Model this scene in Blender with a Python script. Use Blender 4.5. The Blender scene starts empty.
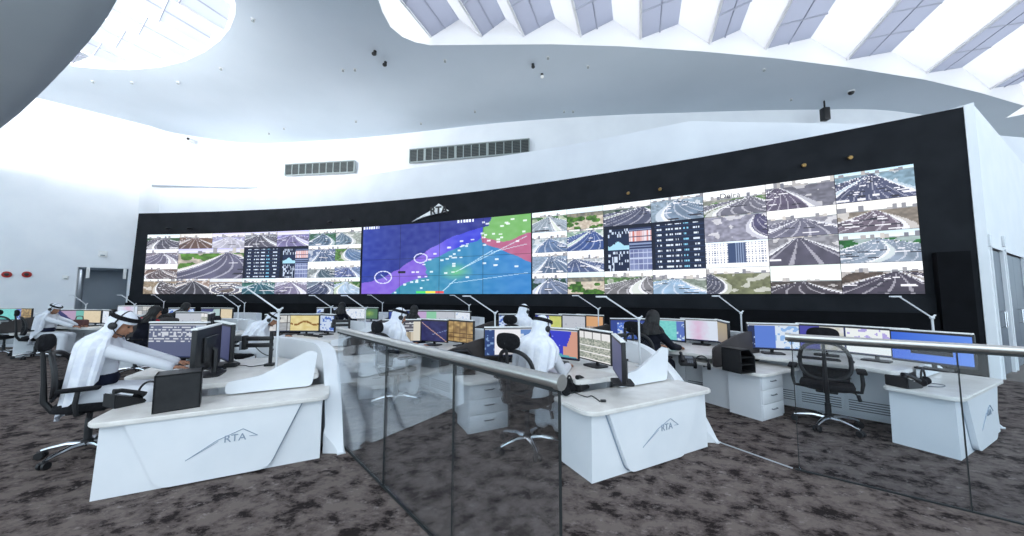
import bpy, bmesh, math, random
from mathutils import Vector, Matrix, Euler
C = bpy.context.scene.collection
PI = math.pi
R = math.radians

# ------------------------------------------------------------------ camera model (plan tool)
FPX, CX, CY, EYE, PITCH = 341.0, 512.0, 268.0, 1.6, math.radians(4.36)

def ray(px, py):
    a = (px - CX) / FPX; u = (CY - py) / FPX
    c, s = math.cos(PITCH), math.sin(PITCH)
    return Vector((a, c - u * s, s + u * c))

def at_z(px, py, z):
    d = ray(px, py); t = (z - EYE) / d.z
    return Vector((d.x * t, d.y * t, z))

def at_y(px, py, Y):
    d = ray(px, py); t = Y / d.y
    return Vector((d.x * t, Y, EYE + d.z * t))

# ------------------------------------------------------------------ materials
MATS = {}
def principled(name, col, rough=0.5, metal=0.0, spec=0.5, emit=None, es=1.0):
    m = bpy.data.materials.new(name); m.use_nodes = True
    b = m.node_tree.nodes['Principled BSDF']
    b.inputs['Base Color'].default_value = (*col, 1)
    b.inputs['Roughness'].default_value = rough
    b.inputs['Metallic'].default_value = metal
    b.inputs['Specular IOR Level'].default_value = spec
    if emit:
        b.inputs['Emission Color'].default_value = (*emit, 1)
        b.inputs['Emission Strength'].default_value = es
    MATS[name] = m
    return m

def noisy(name, c1, c2, scale, rough=0.6, bump=0.0, bscale=None, stretch=(1, 1, 1), spec=0.5):
    m = principled(name, c1, rough, spec=spec)
    nt = m.node_tree; n = nt.nodes; l = nt.links
    b = n['Principled BSDF']
    tc = n.new('ShaderNodeTexCoord'); mp = n.new('ShaderNodeMapping')
    mp.inputs['Scale'].default_value = stretch
    l.new(tc.outputs['Object'], mp.inputs['Vector'])
    t = n.new('ShaderNodeTexNoise'); t.inputs['Scale'].default_value = scale
    t.inputs['Detail'].default_value = 4
    l.new(mp.outputs['Vector'], t.inputs['Vector'])
    r = n.new('ShaderNodeValToRGB')
    r.color_ramp.elements[0].color = (*c1, 1); r.color_ramp.elements[1].color = (*c2, 1)
    r.color_ramp.elements[0].position = .35; r.color_ramp.elements[1].position = .65
    l.new(t.outputs['Fac'], r.inputs['Fac']); l.new(r.outputs['Color'], b.inputs['Base Color'])
    if bump:
        t2 = n.new('ShaderNodeTexNoise'); t2.inputs['Scale'].default_value = bscale or scale * 4
        l.new(mp.outputs['Vector'], t2.inputs['Vector'])
        bp = n.new('ShaderNodeBump'); bp.inputs['Strength'].default_value = bump
        bp.inputs['Distance'].default_value = .01
        l.new(t2.outputs['Fac'], bp.inputs['Height']); l.new(bp.outputs['Normal'], b.inputs['Normal'])
    return m

def lin(c):
    return tuple((x / 12.92 if x <= .04045 else ((x + .055) / 1.055) ** 2.4) for x in c)

def S(r, g, b):           # sRGB 0-255 -> linear
    return lin((r / 255, g / 255, b / 255))

white_lam = noisy('white_laminate', S(228, 231, 236), S(234, 236, 240), 3, .38)
desk_top = noisy('pale_desk_top', S(222, 218, 214), S(234, 231, 227), 8, .35)
soft_white = principled('white_fabric', S(226, 228, 234), .85, spec=.2)
ghutra_white = noisy('white_head_cloth', S(226, 228, 238), S(240, 241, 246), 14, .85, .25, 40, spec=.2)
black_pl = noisy('black_plastic', S(22, 22, 25), S(30, 30, 33), 20, .5)
black_fab = noisy('black_fabric', S(20, 20, 23), S(32, 32, 36), 60, .9, .3, 200, spec=.2)
dark_cloth = noisy('dark_navy_cloth', S(20, 22, 32), S(32, 34, 46), 10, .9, spec=.2)
navy_cloth = noisy('navy_waistband_cloth', S(18, 22, 40), S(28, 32, 52), 10, .9, spec=.2)
red_cloth = noisy('red_cloth', S(150, 24, 40), S(176, 34, 50), 12, .85, spec=.2)
dark_panel = noisy('dark_brown_panel', S(52, 46, 46), S(62, 56, 55), 5, .6)
grey_metal = noisy('grey_slot_metal', S(96, 100, 108), S(112, 116, 124), 10, .5)
chrome = principled('chrome', S(214, 216, 220), .18, 1.0)
steel = noisy('brushed_steel', S(196, 194, 190), S(214, 212, 208), 30, .33, stretch=(1, 40, 40))
steel.node_tree.nodes['Principled BSDF'].inputs['Metallic'].default_value = .9
lampwhite = principled('pale_grey_enamel', S(214, 216, 220), .35)
skin = noisy('skin', S(160, 112, 86), S(174, 124, 96), 12, .6)
paper = noisy('white_paper', S(238, 238, 236), S(246, 246, 244), 6, .8)
blackwall = noisy('black_wall_cladding', S(30, 32, 36), S(37, 39, 43), 2.2, .75, spec=.12)
blackledge = noisy('black_ledge_cladding', S(14, 15, 18), S(19, 20, 24), 3, .8, spec=.1)
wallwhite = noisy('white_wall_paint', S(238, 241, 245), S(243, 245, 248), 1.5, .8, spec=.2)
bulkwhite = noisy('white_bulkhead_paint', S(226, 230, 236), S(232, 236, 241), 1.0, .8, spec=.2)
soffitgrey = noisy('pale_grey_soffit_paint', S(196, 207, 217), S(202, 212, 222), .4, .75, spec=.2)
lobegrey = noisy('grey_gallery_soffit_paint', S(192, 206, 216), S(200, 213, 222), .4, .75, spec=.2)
finwhite = principled('white_skylight_fin_paint', S(246, 246, 248), .8, spec=.1)
doorgrey = noisy('grey_door_paint', S(92, 100, 112), S(100, 108, 120), 2, .5)
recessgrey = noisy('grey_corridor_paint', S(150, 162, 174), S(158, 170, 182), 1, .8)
alarmred = principled('red_alarm_plastic', S(170, 34, 30), .45)
ventdark = principled('dark_vent_void', S(52, 58, 60), .7)
ventslat = principled('dark_vent_slat', S(84, 92, 92), .5)
ventgrey = principled('grey_vent_slat', S(150, 160, 160), .5)
brass = principled('brassy_metal', S(170, 140, 90), .35, .8)
silverlogo = principled('silver_sign_metal', S(226, 228, 228), .4, .1)
greyline = principled('grey_logo_and_gap_shade', S(146, 160, 178), .5)
bottlegreen = principled('pale_green_plastic', S(190, 220, 205), .3)
hair_black = noisy('black_hair', S(14, 13, 14), S(24, 22, 22), 30, .6)
brownbag = noisy('dark_red_brown_leather', S(74, 40, 40), S(92, 52, 48), 10, .6)
seal = principled('dark_seal', S(30, 34, 36), .6)
trimwhite = principled('pale_floor_trim', S(190, 196, 200), .4, .3)

def carpet_mat():
    m = principled('patterned_carpet', (.05, .05, .05), .95, spec=.1)
    nt = m.node_tree; n = nt.nodes; l = nt.links; b = n['Principled BSDF']
    tc = n.new('ShaderNodeTexCoord')
    mp = n.new('ShaderNodeMapping'); mp.inputs['Rotation'].default_value = (0, 0, R(35))
    mp.inputs['Scale'].default_value = (1.0, 1.35, 1)
    l.new(tc.outputs['Object'], mp.inputs['Vector'])
    big = n.new('ShaderNodeTexNoise'); big.inputs['Scale'].default_value = 4.6
    big.inputs['Detail'].default_value = 9; big.inputs['Roughness'].default_value = .72
    big.inputs['Distortion'].default_value = .15
    l.new(mp.outputs['Vector'], big.inputs['Vector'])
    r1 = n.new('ShaderNodeValToRGB'); e = r1.color_ramp.elements
    e[0].position = .41; e[0].color = (*S(40, 34, 34), 1)
    e[1].position = .57; e[1].color = (*S(112, 102, 98), 1)
    x = e.new(.475); x.color = (*S(88, 79, 77), 1)
    l.new(big.outputs['Fac'], r1.inputs['Fac'])
    fl = n.new('ShaderNodeTexNoise'); fl.inputs['Scale'].default_value = 9
    fl.inputs['Detail'].default_value = 8; fl.inputs['Roughness'].default_value = .75
    l.new(mp.outputs['Vector'], fl.inputs['Vector'])
    r2 = n.new('ShaderNodeValToRGB'); r2.color_ramp.elements[0].position = .56
    r2.color_ramp.elements[1].position = .72
    l.new(fl.outputs['Fac'], r2.inputs['Fac'])
    mx = n.new('ShaderNodeMix'); mx.data_type = 'RGBA'
    mx.inputs[7].default_value = (*S(150, 140, 138), 1)
    l.new(r2.outputs['Color'], mx.inputs[0]); l.new(r1.outputs['Color'], mx.inputs[6])
    l.new(mx.outputs[2], b.inputs['Base Color'])
    pile = n.new('ShaderNodeTexNoise'); pile.inputs['Scale'].default_value = 260
    l.new(tc.outputs['Object'], pile.inputs['Vector'])
    bp = n.new('ShaderNodeBump'); bp.inputs['Strength'].default_value = .35; bp.inputs['Distance'].default_value = .006
    l.new(pile.outputs['Fac'], bp.inputs['Height']); l.new(bp.outputs['Normal'], b.inputs['Normal'])
    return m
carpet = carpet_mat()

def glass_mat(name, tint, gloss=.9, refl=1.0):
    m = bpy.data.materials.new(name); m.use_nodes = True
    nt = m.node_tree; n = nt.nodes; l = nt.links
    n.remove(n['Principled BSDF'])
    t = n.new('ShaderNodeBsdfTransparent'); t.inputs['Color'].default_value = (*tint, 1)
    g = n.new('ShaderNodeBsdfGlossy'); g.inputs['Roughness'].default_value = .02
    g.inputs['Color'].default_value = (gloss, gloss, gloss, 1)
    f = n.new('ShaderNodeFresnel'); f.inputs['IOR'].default_value = 1.5
    mu = n.new('ShaderNodeMath'); mu.operation = 'MULTIPLY'; mu.inputs[1].default_value = refl
    l.new(f.outputs[0], mu.inputs[0])
    mx = n.new('ShaderNodeMixShader')
    l.new(mu.outputs[0], mx.inputs[0]); l.new(t.outputs[0], mx.inputs[1]); l.new(g.outputs[0], mx.inputs[2])
    l.new(mx.outputs[0], n['Material Output'].inputs['Surface'])
    MATS[name] = m
    return m
rail_glass = glass_mat('clear_blue_tinted_glass', (.95, .975, .99), .95, .5)

def frosted(name, col):
    m = bpy.data.materials.new(name); m.use_nodes = True
    nt = m.node_tree; n = nt.nodes; l = nt.links
    n.remove(n['Principled BSDF'])
    t = n.new('ShaderNodeBsdfTranslucent'); t.inputs['Color'].default_value = (*col, 1)
    d = n.new('ShaderNodeBsdfDiffuse'); d.inputs['Color'].default_value = (*col, 1)
    mx = n.new('ShaderNodeMixShader'); mx.inputs[0].default_value = .2
    l.new(t.outputs[0], mx.inputs[1]); l.new(d.outputs[0], mx.inputs[2])
    l.new(mx.outputs[0], n['Material Output'].inputs['Surface'])
    return m
skyglass = frosted('white_diffusing_panel', (.80, .80, .82))
bargrey = principled('grey_glazing_bar', S(170, 174, 190), .6)
skygrey = frosted('grey_blue_skylight_glass', (.52, .54, .61))
skygrey2 = frosted('pale_skylight_glass', (.70, .73, .77))

def mesh_fabric():
    m = bpy.data.materials.new('open_black_mesh'); m.use_nodes = True
    nt = m.node_tree; n = nt.nodes; l = nt.links
    b = n['Principled BSDF']; b.inputs['Base Color'].default_value = (*S(26, 28, 32), 1); b.inputs['Roughness'].default_value = .8
    t = n.new('ShaderNodeBsdfTransparent')
    mx = n.new('ShaderNodeMixShader'); mx.inputs[0].default_value = .42
    l.new(t.outputs[0], mx.inputs[1]); l.new(b.outputs[0], mx.inputs[2])
    l.new(mx.outputs[0], n['Material Output'].inputs['Surface'])
    return m
meshfab = mesh_fabric()

def screen_mat(name, strength):
    m = bpy.data.materials.new(name); m.use_nodes = True
    nt = m.node_tree; n = nt.nodes; l = nt.links
    b = n['Principled BSDF']
    b.inputs['Base Color'].default_value = (.01, .01, .012, 1); b.inputs['Roughness'].default_value = .45
    b.inputs['Specular IOR Level'].default_value = .25
    a = n.new('ShaderNodeAttribute'); a.attribute_name = 'picture'
    l.new(a.outputs['Color'], b.inputs['Emission Color']); b.inputs['Emission Strength'].default_value = strength
    return m
wall_screen = screen_mat('lit_video_wall', 1.3)
desk_screen = screen_mat('lit_monitor', .92)

# ------------------------------------------------------------------ mesh building
class MB:
    def __init__(s): s.bm = bmesh.new()
    def box(s, x0, x1, y0, y1, z0, z1, M=None):
        v = [s.bm.verts.new(Vector((x, y, z))) for z in (z0, z1) for y in (y0, y1) for x in (x0, x1)]
        for f in ((0, 2, 3, 1), (4, 5, 7, 6), (0, 1, 5, 4), (2, 6, 7, 3), (0, 4, 6, 2), (1, 3, 7, 5)):
            s.bm.faces.new([v[i] for i in f])
        if M is not None:
            for q in v: q.co = M @ q.co
        return s
    def rbox(s, x0, x1, y0, y1, z0, z1, r=.01, seg=2, M=None):
        t = bmesh.new(); q = MB.__new__(MB); q.bm = t
        q.box(x0, x1, y0, y1, z0, z1)
        bmesh.ops.bevel(t, geom=t.edges[:], offset=r, segments=seg, affect='EDGES', profile=.5)
        s.merge(t, M); return s
    def merge(s, t, M=None):
        if M is not None: bmesh.ops.transform(t, matrix=M, verts=t.verts[:])
        me = bpy.data.meshes.new('tmp'); t.to_mesh(me); t.free()
        s.bm.from_mesh(me); bpy.data.meshes.remove(me)
    def prism(s, poly, z0, z1, M=None, bevel=0):
        t = bmesh.new()
        a = [t.verts.new((p[0], p[1], z0)) for p in poly]; b = [t.verts.new((p[0], p[1], z1)) for p in poly]
        n = len(poly)
        for i in range(n):
            j = (i + 1) % n
            t.faces.new((a[i], a[j], b[j], b[i]))
        t.faces.new(a[::-1]); t.faces.new(b)
        bmesh.ops.recalc_face_normals(t, faces=t.faces[:])
        if bevel:
            bmesh.ops.bevel(t, geom=[e for e in t.edges if abs(e.verts[0].co.z - e.verts[1].co.z) < 1e-6], offset=bevel, segments=2, affect='EDGES')
        s.merge(t, M); return s
    def tube(s, pts, r, n=8, cap=True, closed=False):
        pts = [Vector(p) for p in pts]; rs = r if isinstance(r, (list, tuple)) else [r] * len(pts)
        rings = []; up = None; N = len(pts)
        for i, p in enumerate(pts):
            if closed: d = pts[(i + 1) % N] - pts[i - 1]
            else: d = pts[min(i + 1, N - 1)] - pts[max(i - 1, 0)]
            d.normalize()
            if up is None:
                up = Vector((0, 0, 1)) if abs(d.z) < .9 else Vector((1, 0, 0))
            a = d.cross(up).normalized(); up = a.cross(d).normalized()
            rings.append([s.bm.verts.new(p + rs[i] * (math.cos(2 * PI * k / n) * a + math.sin(2 * PI * k / n) * up)) for k in range(n)])
        for i in range(N if closed else N - 1):
            A, B = rings[i], rings[(i + 1) % N]
            for k in range(n):
                s.bm.faces.new((A[k], A[(k + 1) % n], B[(k + 1) % n], B[k]))
        if cap and not closed:
            s.bm.faces.new(rings[0][::-1]); s.bm.faces.new(rings[-1])
        return s
    def lathe(s, prof, n=16, M=None, cap=True):
        t = bmesh.new(); rings = []
        for r_, z in prof:
            rings.append([t.verts.new((r_ * math.cos(2 * PI * k / n), r_ * math.sin(2 * PI * k / n), z)) for k in range(n)])
        for A, B in zip(rings, rings[1:]):
            for k in range(n): t.faces.new((A[k], A[(k + 1) % n], B[(k + 1) % n], B[k]))
        if cap: t.faces.new(rings[0][::-1]); t.faces.new(rings[-1])
        s.merge(t, M); return s
    def ell(s, c, r, M=None, u=16, v=10):
        t = bmesh.new(); bmesh.ops.create_uvsphere(t, u_segments=u, v_segments=v, radius=1)
        m = Matrix.Translation(c) @ (M if M is not None else Matrix.Identity(4)) @ Matrix.Diagonal((*r, 1))
        s.merge(t, m); return s
    def caps(s, a, b, ra, rb, n=12):
        a = Vector(a); b = Vector(b)
        s.ell(a, (ra, ra, ra), u=n, v=8); s.ell(b, (rb, rb, rb), u=n, v=8)
        s.tube([a, b], [ra, rb], n); return s
    def grid(s, P, closed_u=False):
        V = [[s.bm.verts.new(p) for p in row] for row in P]
        for i in range(len(V) - 1):
            m = len(V[i])
            for j in range(m if closed_u else m - 1):
                s.bm.faces.new((V[i][j], V[i][(j + 1) % m], V[i + 1][(j + 1) % m], V[i + 1][j]))
        return s
    def mesh(s, name, mat, smooth=True, recalc=True):
        if recalc: bmesh.ops.recalc_face_normals(s.bm, faces=s.bm.faces[:])
        me = bpy.data.meshes.new(name); s.bm.to_mesh(me); s.bm.free()
        for m in (mat if isinstance(mat, (list, tuple)) else [mat]): me.materials.append(m)
        if smooth:
            for p in me.polygons: p.use_smooth = True
            me.set_sharp_from_angle(angle=R(38))
        return me

def solid(bm_mb, t):      # give a sheet thickness
    bmesh.ops.recalc_face_normals(bm_mb.bm, faces=bm_mb.bm.faces[:])
    bmesh.ops.solidify(bm_mb.bm, geom=bm_mb.bm.faces[:], thickness=t)
    return bm_mb

def remesh(mb, voxel, name, mat, iters=4):
    me = bpy.data.meshes.new('tmp'); mb.bm.to_mesh(me); mb.bm.free()
    o = bpy.data.objects.new('tmp', me); C.objects.link(o)
    m = o.modifiers.new('r', 'REMESH'); m.mode = 'VOXEL'; m.voxel_size = voxel
    if iters:
        q = o.modifiers.new('s', 'SMOOTH'); q.factor = .5; q.iterations = iters
    dg = bpy.context.evaluated_depsgraph_get(); dg.update()
    out = bpy.data.meshes.new_from_object(o.evaluated_get(dg)); out.name = name
    bpy.data.objects.remove(o); bpy.data.meshes.remove(me)
    out.materials.clear(); out.materials.append(mat)
    for p in out.polygons: p.use_smooth = True
    return out

FONT = None
def text_mesh(txt, size, depth, name, mat, M=None, bold=0):
    cu = bpy.data.curves.new('t', 'FONT'); cu.body = txt; cu.size = size; cu.extrude = depth; cu.offset = bold
    cu.align_x = 'CENTER'; cu.align_y = 'CENTER'
    o = bpy.data.objects.new('t', cu); C.objects.link(o)
    dg = bpy.context.evaluated_depsgraph_get(); dg.update()
    me = bpy.data.meshes.new_from_object(o.evaluated_get(dg)); me.name = name
    bpy.data.objects.remove(o); bpy.data.curves.remove(cu)
    if M is not None: me.transform(M)
    me.materials.clear(); me.materials.append(mat)
    return me

# ------------------------------------------------------------------ scene graph
def link(name, data, parent=None):
    o = bpy.data.objects.new(name, data); C.objects.link(o)
    if parent: o.parent = parent
    return o
def tag(o, label, cat, group=None, kind=None):
    o['label'] = label; o['category'] = cat
    if group: o['group'] = group
    if kind: o['kind'] = kind
    return o
def thing(name, label, cat, loc=(0, 0, 0), rz=0.0, group=None):
    o = link(name, None); o.location = loc; o.rotation_euler = (0, 0, rz); o.empty_display_size = .2
    return tag(o, label, cat, group)
def struct(name, me):
    o = link(name, me); o['kind'] = 'structure'; return o
def place(name, proto, label, cat, loc, rz=0.0, group=None, scale=None, tilt=None):
    """one instance of a kind: an Empty with a copy of every part and sub-part"""
    r = thing(name, label, cat, loc, rz, group)
    if scale: r.scale = (scale,) * 3
    if tilt: r.rotation_euler = tilt
    for pn, me, subs in proto:
        p = link(pn, me, r)
        for sn, sm in subs: link(sn, sm, p)
    return r
def W(c, h, x, y, z=0.0):        # console-local (x right, y forward) -> world
    a = R(h - 90)
    return Vector((c[0] + x * math.cos(a) - y * math.sin(a), c[1] + x * math.sin(a) + y * math.cos(a), z))
import numpy as np
CEIL = 9.6
def proj(p):
    c, s = math.cos(PITCH), math.sin(PITCH)
    x, y, z = p[0], p[1], p[2] - EYE
    f = y * c + z * s; u = -y * s + z * c
    return CX + FPX * x / f, CY - FPX * u / f

# ---- video wall plan curve
_k = np.polyfit([-16.8, -11.26, -6.2, -2.52, .67, 2.83, 5.09, 7.42, 8.39], [15.45, 14.75, 13.75, 12.62, 11.2, 10.2, 9.05, 7.58, 6.88], 3)
def wy(x): return float(np.polyval(_k, x))
def wn(x):      # unit normal towards the room
    d = float(np.polyval(np.polyder(_k), x)); n = Vector((d, -1, 0)); return n.normalized()
def wpt(x, z, off=0.0):
    n = wn(x); return Vector((x + n.x * off, wy(x) + n.y * off, z))
_xs = np.linspace(-17.5, 9.6, 600)
_px = np.array([proj((x, wy(x), 2.95))[0] for x in _xs])
def x_at(px): return float(np.interp(px, _px, _xs))

def strip(x0, x1, z0, z1, off_front, off_back, nseg=40, xt=None):
    mb = MB(); P = []; u0, u1 = xt or (x0, x1)
    for i in range(nseg + 1):
        x = x0 + (x1 - x0) * i / nseg; u = u0 + (u1 - u0) * i / nseg
        P.append([wpt(x, z0, off_front), wpt(u, z1, off_front), wpt(u, z1, off_back), wpt(x, z0, off_back)])
    mb.grid(P, closed_u=True)
    mb.bm.faces.new([v for v in mb.bm.verts][:4]); mb.bm.faces.new([v for v in mb.bm.verts][-4:])
    return mb

# ---- floor
mb = MB(); mb.box(-40, 45, -4, 40, -.1, 0)
struct('floor', mb.mesh('floor', carpet, False))

# ---- left wall with the doorway recess
A, B_ = Vector((-17.38, 15.63, 0)), Vector((-27.4, 4.52, 0))
wd = (B_ - A); wl = wd.length; wd.normalize(); wnl = Vector((wd.y, -wd.x, 0))      # away from the room
if wnl.dot(Vector((1, -1, 0))) > 0: wnl = -wnl
def lw_t(px, py):
    d = ray(px, py); den = d.x * wd.y - d.y * wd.x; t = (A.x * wd.y - A.y * wd.x) / den
    return (Vector((d.x * t, d.y * t, 0)) - A).dot(wd)
t0, t1 = lw_t(128, 275), lw_t(77, 275)
def lw(t, z, off=0.0): return A + wd * t + wnl * off + Vector((0, 0, z))
mb = MB()
def slab(mb, p0, p1, z0, z1, nrm, th):
    q = [p0, p1, p1 + nrm * th, p0 + nrm * th]
    v = [mb.bm.verts.new((a.x, a.y, z)) for z in (z0, z1) for a in q]
    for f in ((3, 2, 1, 0), (4, 5, 6, 7), (0, 1, 5, 4), (1, 2, 6, 5), (2, 3, 7, 6), (3, 0, 4, 7)): mb.bm.faces.new([v[i] for i in f])
slab(mb, lw(0, 0), lw(t0, 0), 0, CEIL, wnl, .4)
slab(mb, lw(t0, 0), lw(t1, 0), 2.75, CEIL, wnl, .4)
slab(mb, lw(t1, 0), lw(wl, 0), 0, CEIL, wnl, .4)
struct('wall_left', mb.mesh('wall_left', wallwhite, False))
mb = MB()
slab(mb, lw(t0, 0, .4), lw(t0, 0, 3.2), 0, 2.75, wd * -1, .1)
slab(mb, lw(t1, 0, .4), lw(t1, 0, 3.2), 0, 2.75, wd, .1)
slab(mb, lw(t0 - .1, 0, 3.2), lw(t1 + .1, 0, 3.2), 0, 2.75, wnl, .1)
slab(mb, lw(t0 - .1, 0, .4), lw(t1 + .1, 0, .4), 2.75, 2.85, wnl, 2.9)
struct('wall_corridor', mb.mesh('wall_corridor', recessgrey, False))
for k, t in enumerate((t0 + .1, t0 + 1.15)):
    mb = MB(); p = lw(t, 2.3, -.03)
    mb.rbox(-.05, .05, -.02, .02, -.02, .44, .006, M=Matrix.Translation(p) @ Matrix.Rotation(math.atan2(wd.y, wd.x), 4, 'Z'))
    o = link('bracket_sign', mb.mesh('bracket_sign', paper)); tag(o, ('white hanging strip at the right end of the dark doorway head', 'white hanging strip in the middle of the dark doorway head')[k], 'sign')

# ---- upper back wall (curved, to the soffit)
bw = [(-17.3, 15.7), (-16.65, 16.54), (-13.92, 17.56), (-9.48, 17.21), (-5.62, 16.54), (-.56, 15.44), (3.97, 14.81), (7.45, 14.55), (12.56, 14.3), (17.1, 14.47), (24, 16.4), (34, 21.5)]
def smooth_path(pts, n=8):
    out = []
    P = [Vector((*p, 0)) for p in pts]
    for i in range(len(P) - 1):
        p0, p1, p2, p3 = P[max(i - 1, 0)], P[i], P[i + 1], P[min(i + 2, len(P) - 1)]
        for k in range(n):
            t = k / n
            out.append(.5 * ((2 * p1) + (p2 - p0) * t + (2 * p0 - 5 * p1 + 4 * p2 - p3) * t * t + (3 * p1 - p0 - 3 * p2 + p3) * t ** 3))
    out.append(P[-1]); return out
bwp = [A + wnl * .35, A + wnl * .0] + smooth_path(bw)
mb = MB(); mb.grid([[Vector((p.x, p.y, 0)), Vector((p.x, p.y, CEIL))] for p in bwp])
solid(mb, .02)
struct('wall_back', mb.mesh('wall_back', bulkwhite))
# ---- front bulkhead wall behind the video wall, 6.6 m high
fbp = smooth_path([(-17.2, 16.2), (-14.6, 16.1), (-11.92, 15.8), (-8.2, 14.85), (-4.53, 13.45), (.98, 11.53), (5.16, 9.53)], 6) + [Vector((10.62, 9.71, 0)), Vector((16.5, 10.6, 0))]
mb = MB(); mb.grid([[Vector((p.x, p.y, 0)), Vector((p.x, p.y, 6.6)), Vector((p.x + .1, p.y + .35, 6.6)), Vector((p.x + .1, p.y + .35, 0))] for p in fbp])
struct('wall_bulkhead', mb.mesh('wall_bulkhead', bulkwhite))
# thin reveal line on the left of the back wall
def on_back(px, py):
    best = None
    for a, b in zip(bwp, bwp[1:]):
        d = ray(px, py)
        den = d.x * (b.y - a.y) - d.y * (b.x - a.x)
        if abs(den) < 1e-9: continue
        t = (a.x * (b.y - a.y) - a.y * (b.x - a.x)) / den
        s = ((d.x * t - a.x) * (b.x - a.x) + (d.y * t - a.y) * (b.y - a.y)) / ((b - a).length_squared)
        if t > 0 and -.001 <= s <= 1.001: best = Vector((d.x * t, d.y * t, EYE + d.z * t)); break
    return best
mb = MB(); mb.tube([on_back(px, py) - Vector((0, .05, 0)) for px, py in ((153, 186), (190, 187), (225, 188), (258, 188.5))], .05, 6)
struct('trim_1', mb.mesh('trim_1', principled('grey_reveal', S(150, 158, 166), .8)))

# ---- right wall, past the end of the video wall
def x_for(px, z):
    return float(min(np.linspace(-19, 10.2, 1500), key=lambda x: abs(proj(wpt(x, z))[0] - px)))
def cap_side(x, z):
    p, q = wpt(x, z, .02), wpt(x, z, -.6); d = (p - q).normalized(); k = Vector((-d.y, d.x, 0))
    return p, q, (k if k.x > 0 else -k)
cp_, cq_, ck_ = cap_side(x_for(989.5, 0), 0); dp_, dq_, dk_ = cap_side(x_for(963.5, 5.3), 5.32)
r0, rd = cp_ + ck_ * .13 + (cq_ - cp_) * .01, Vector((6, 3.3, 0)).normalized()
r0t = dp_ + dk_ * .13 + (dq_ - dp_) * .01
rn = Vector((rd.y, -rd.x, 0)) * -1
def rw(t, z=0.0, off=0.0): return r0 + rd * t + rn * off + Vector((0, 0, z))
def rw_t(px):
    d = ray(px, 294); t = (r0.x * d.y - r0.y * d.x) / (rd.y * d.x - rd.x * d.y); return t
T1 = max(.22, rw_t(994.5)); T2 = max(T1 + .8, rw_t(1007)); T3 = T2 + .22; T4 = max(T3 + .9, rw_t(1027))
mb = MB()
slab(mb, rw(0), rw(T1), 0, 5.35, rn, .3); mb.bm.verts.ensure_lookup_table()
for k in (4, 7): mb.bm.verts[k].co += Vector((r0t.x - r0.x, r0t.y - r0.y, 0))
slab(mb, rw(T1), rw(T2), 2.5, 5.35, rn, .3)
slab(mb, rw(T2), rw(T3), 0, 5.35, rn, .3)
slab(mb, rw(T3), rw(T4), 2.5, 5.35, rn, .3)
slab(mb, rw(T4), rw(16), 0, 5.35, rn, .3)
struct('wall_right', mb.mesh('wall_right', wallwhite, False))
Md = lambda t: Matrix.Translation(rw(t, 0, .03)) @ Matrix.Rotation(math.atan2(rd.y, rd.x), 4, 'Z')
for k, (a, b) in enumerate(((T1 + .02, T2 - .02), (T3 + .02, T4 - .02))):
    w = b - a
    mb = MB(); mb.rbox(.02, w / 2 - .005, 0, .06, .01, 2.48, .006, M=Md(a)); mb.rbox(w / 2 + .005, w - .02, 0, .06, .01, 2.48, .006, M=Md(a))
    d = struct('door_%d' % (k + 1), mb.mesh('door_%d' % (k + 1), doorgrey, False))
    mb = MB()
    for x in (w / 2 - .1, w / 2 + .1): mb.tube([(x, -.01, .95), (x, -.06, .95), (x, -.06, 1.25), (x, -.01, 1.25)], .012, 8)
    mb.bm.transform(Md(a)); link('door_handle', mb.mesh('door_handle', chrome), d)
    mb = MB()
    mb.box(0, .05, -.05, .0, 0, 2.56, Md(a)); mb.box(w - .05, w, -.05, .0, 0, 2.56, Md(a)); mb.box(0, w, -.05, .0, 2.5, 2.56, Md(a))
    link('door_frame', mb.mesh('door_frame', wallwhite, False), d)
for t, z, lb in ((T1 - .1, 2.62, 'small white access panel high on the right wall left of the doors'), ((T2 + T3) / 2, 2.72, 'small white reader box between the two grey doors')):
    mb = MB(); mb.rbox(-.09, .09, -.04, 0, -.11, .11, .01, M=Matrix.Translation(rw(t, z)) @ Matrix.Rotation(math.atan2(rd.y, rd.x), 4, 'Z'))
    tag(link('wall_box', mb.mesh('wall_box', lampwhite)), lb, 'wall box')

# ---- soffit with the two skylight openings
edge_px = [(372, -30), (378, 0), (382, 12), (390, 27), (402, 37), (415, 42.5), (430, 45.5), (480, 45), (550, 44.5), (620, 46.5), (700, 51.5), (780, 59), (850, 68), (925, 80), (980, 93), (1024, 106)]
big = [at_z(px, py, CEIL) for px, py in edge_px]
big += [Vector((22.5, 15.0, CEIL)), Vector((26, 12, CEIL)), Vector((24, 2.8, CEIL)), Vector((8, 2.2, CEIL)), Vector((-2, 3.0, CEIL)), Vector((-3.6, 4.6, CEIL))]
oval_px = [(64, 60), (72, 66.5), (100, 69), (130, 70), (160, 67.5), (185, 61.5), (205, 52), (220, 41), (230, 29), (235.5, 15), (236, 4), (232, -8), (220, -22), (180, -40), (120, -30), (80, 10), (62, 40)]
oval = [at_z(px, py, CEIL) for px, py in oval_px]
outer = [Vector((p.x, p.y + .1, CEIL)) for p in bwp[2:]] + [Vector((34, -4, CEIL)), Vector((-27.5, -4, CEIL)), Vector((-27.5, 5, CEIL))]
bm = bmesh.new(); es = []
for loop in (outer, big, oval):
    vs = [bm.verts.new(p) for p in loop]
    es += [bm.edges.new((vs[i], vs[(i + 1) % len(vs)])) for i in range(len(vs))]
bmesh.ops.triangle_fill(bm, use_beauty=True, edges=es)
q = MB.__new__(MB); q.bm = bm
for f in bm.faces:
    if f.normal.z > 0: f.normal_flip()
struct('ceiling', q.mesh('ceiling', soffitgrey, False, recalc=False))

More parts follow.
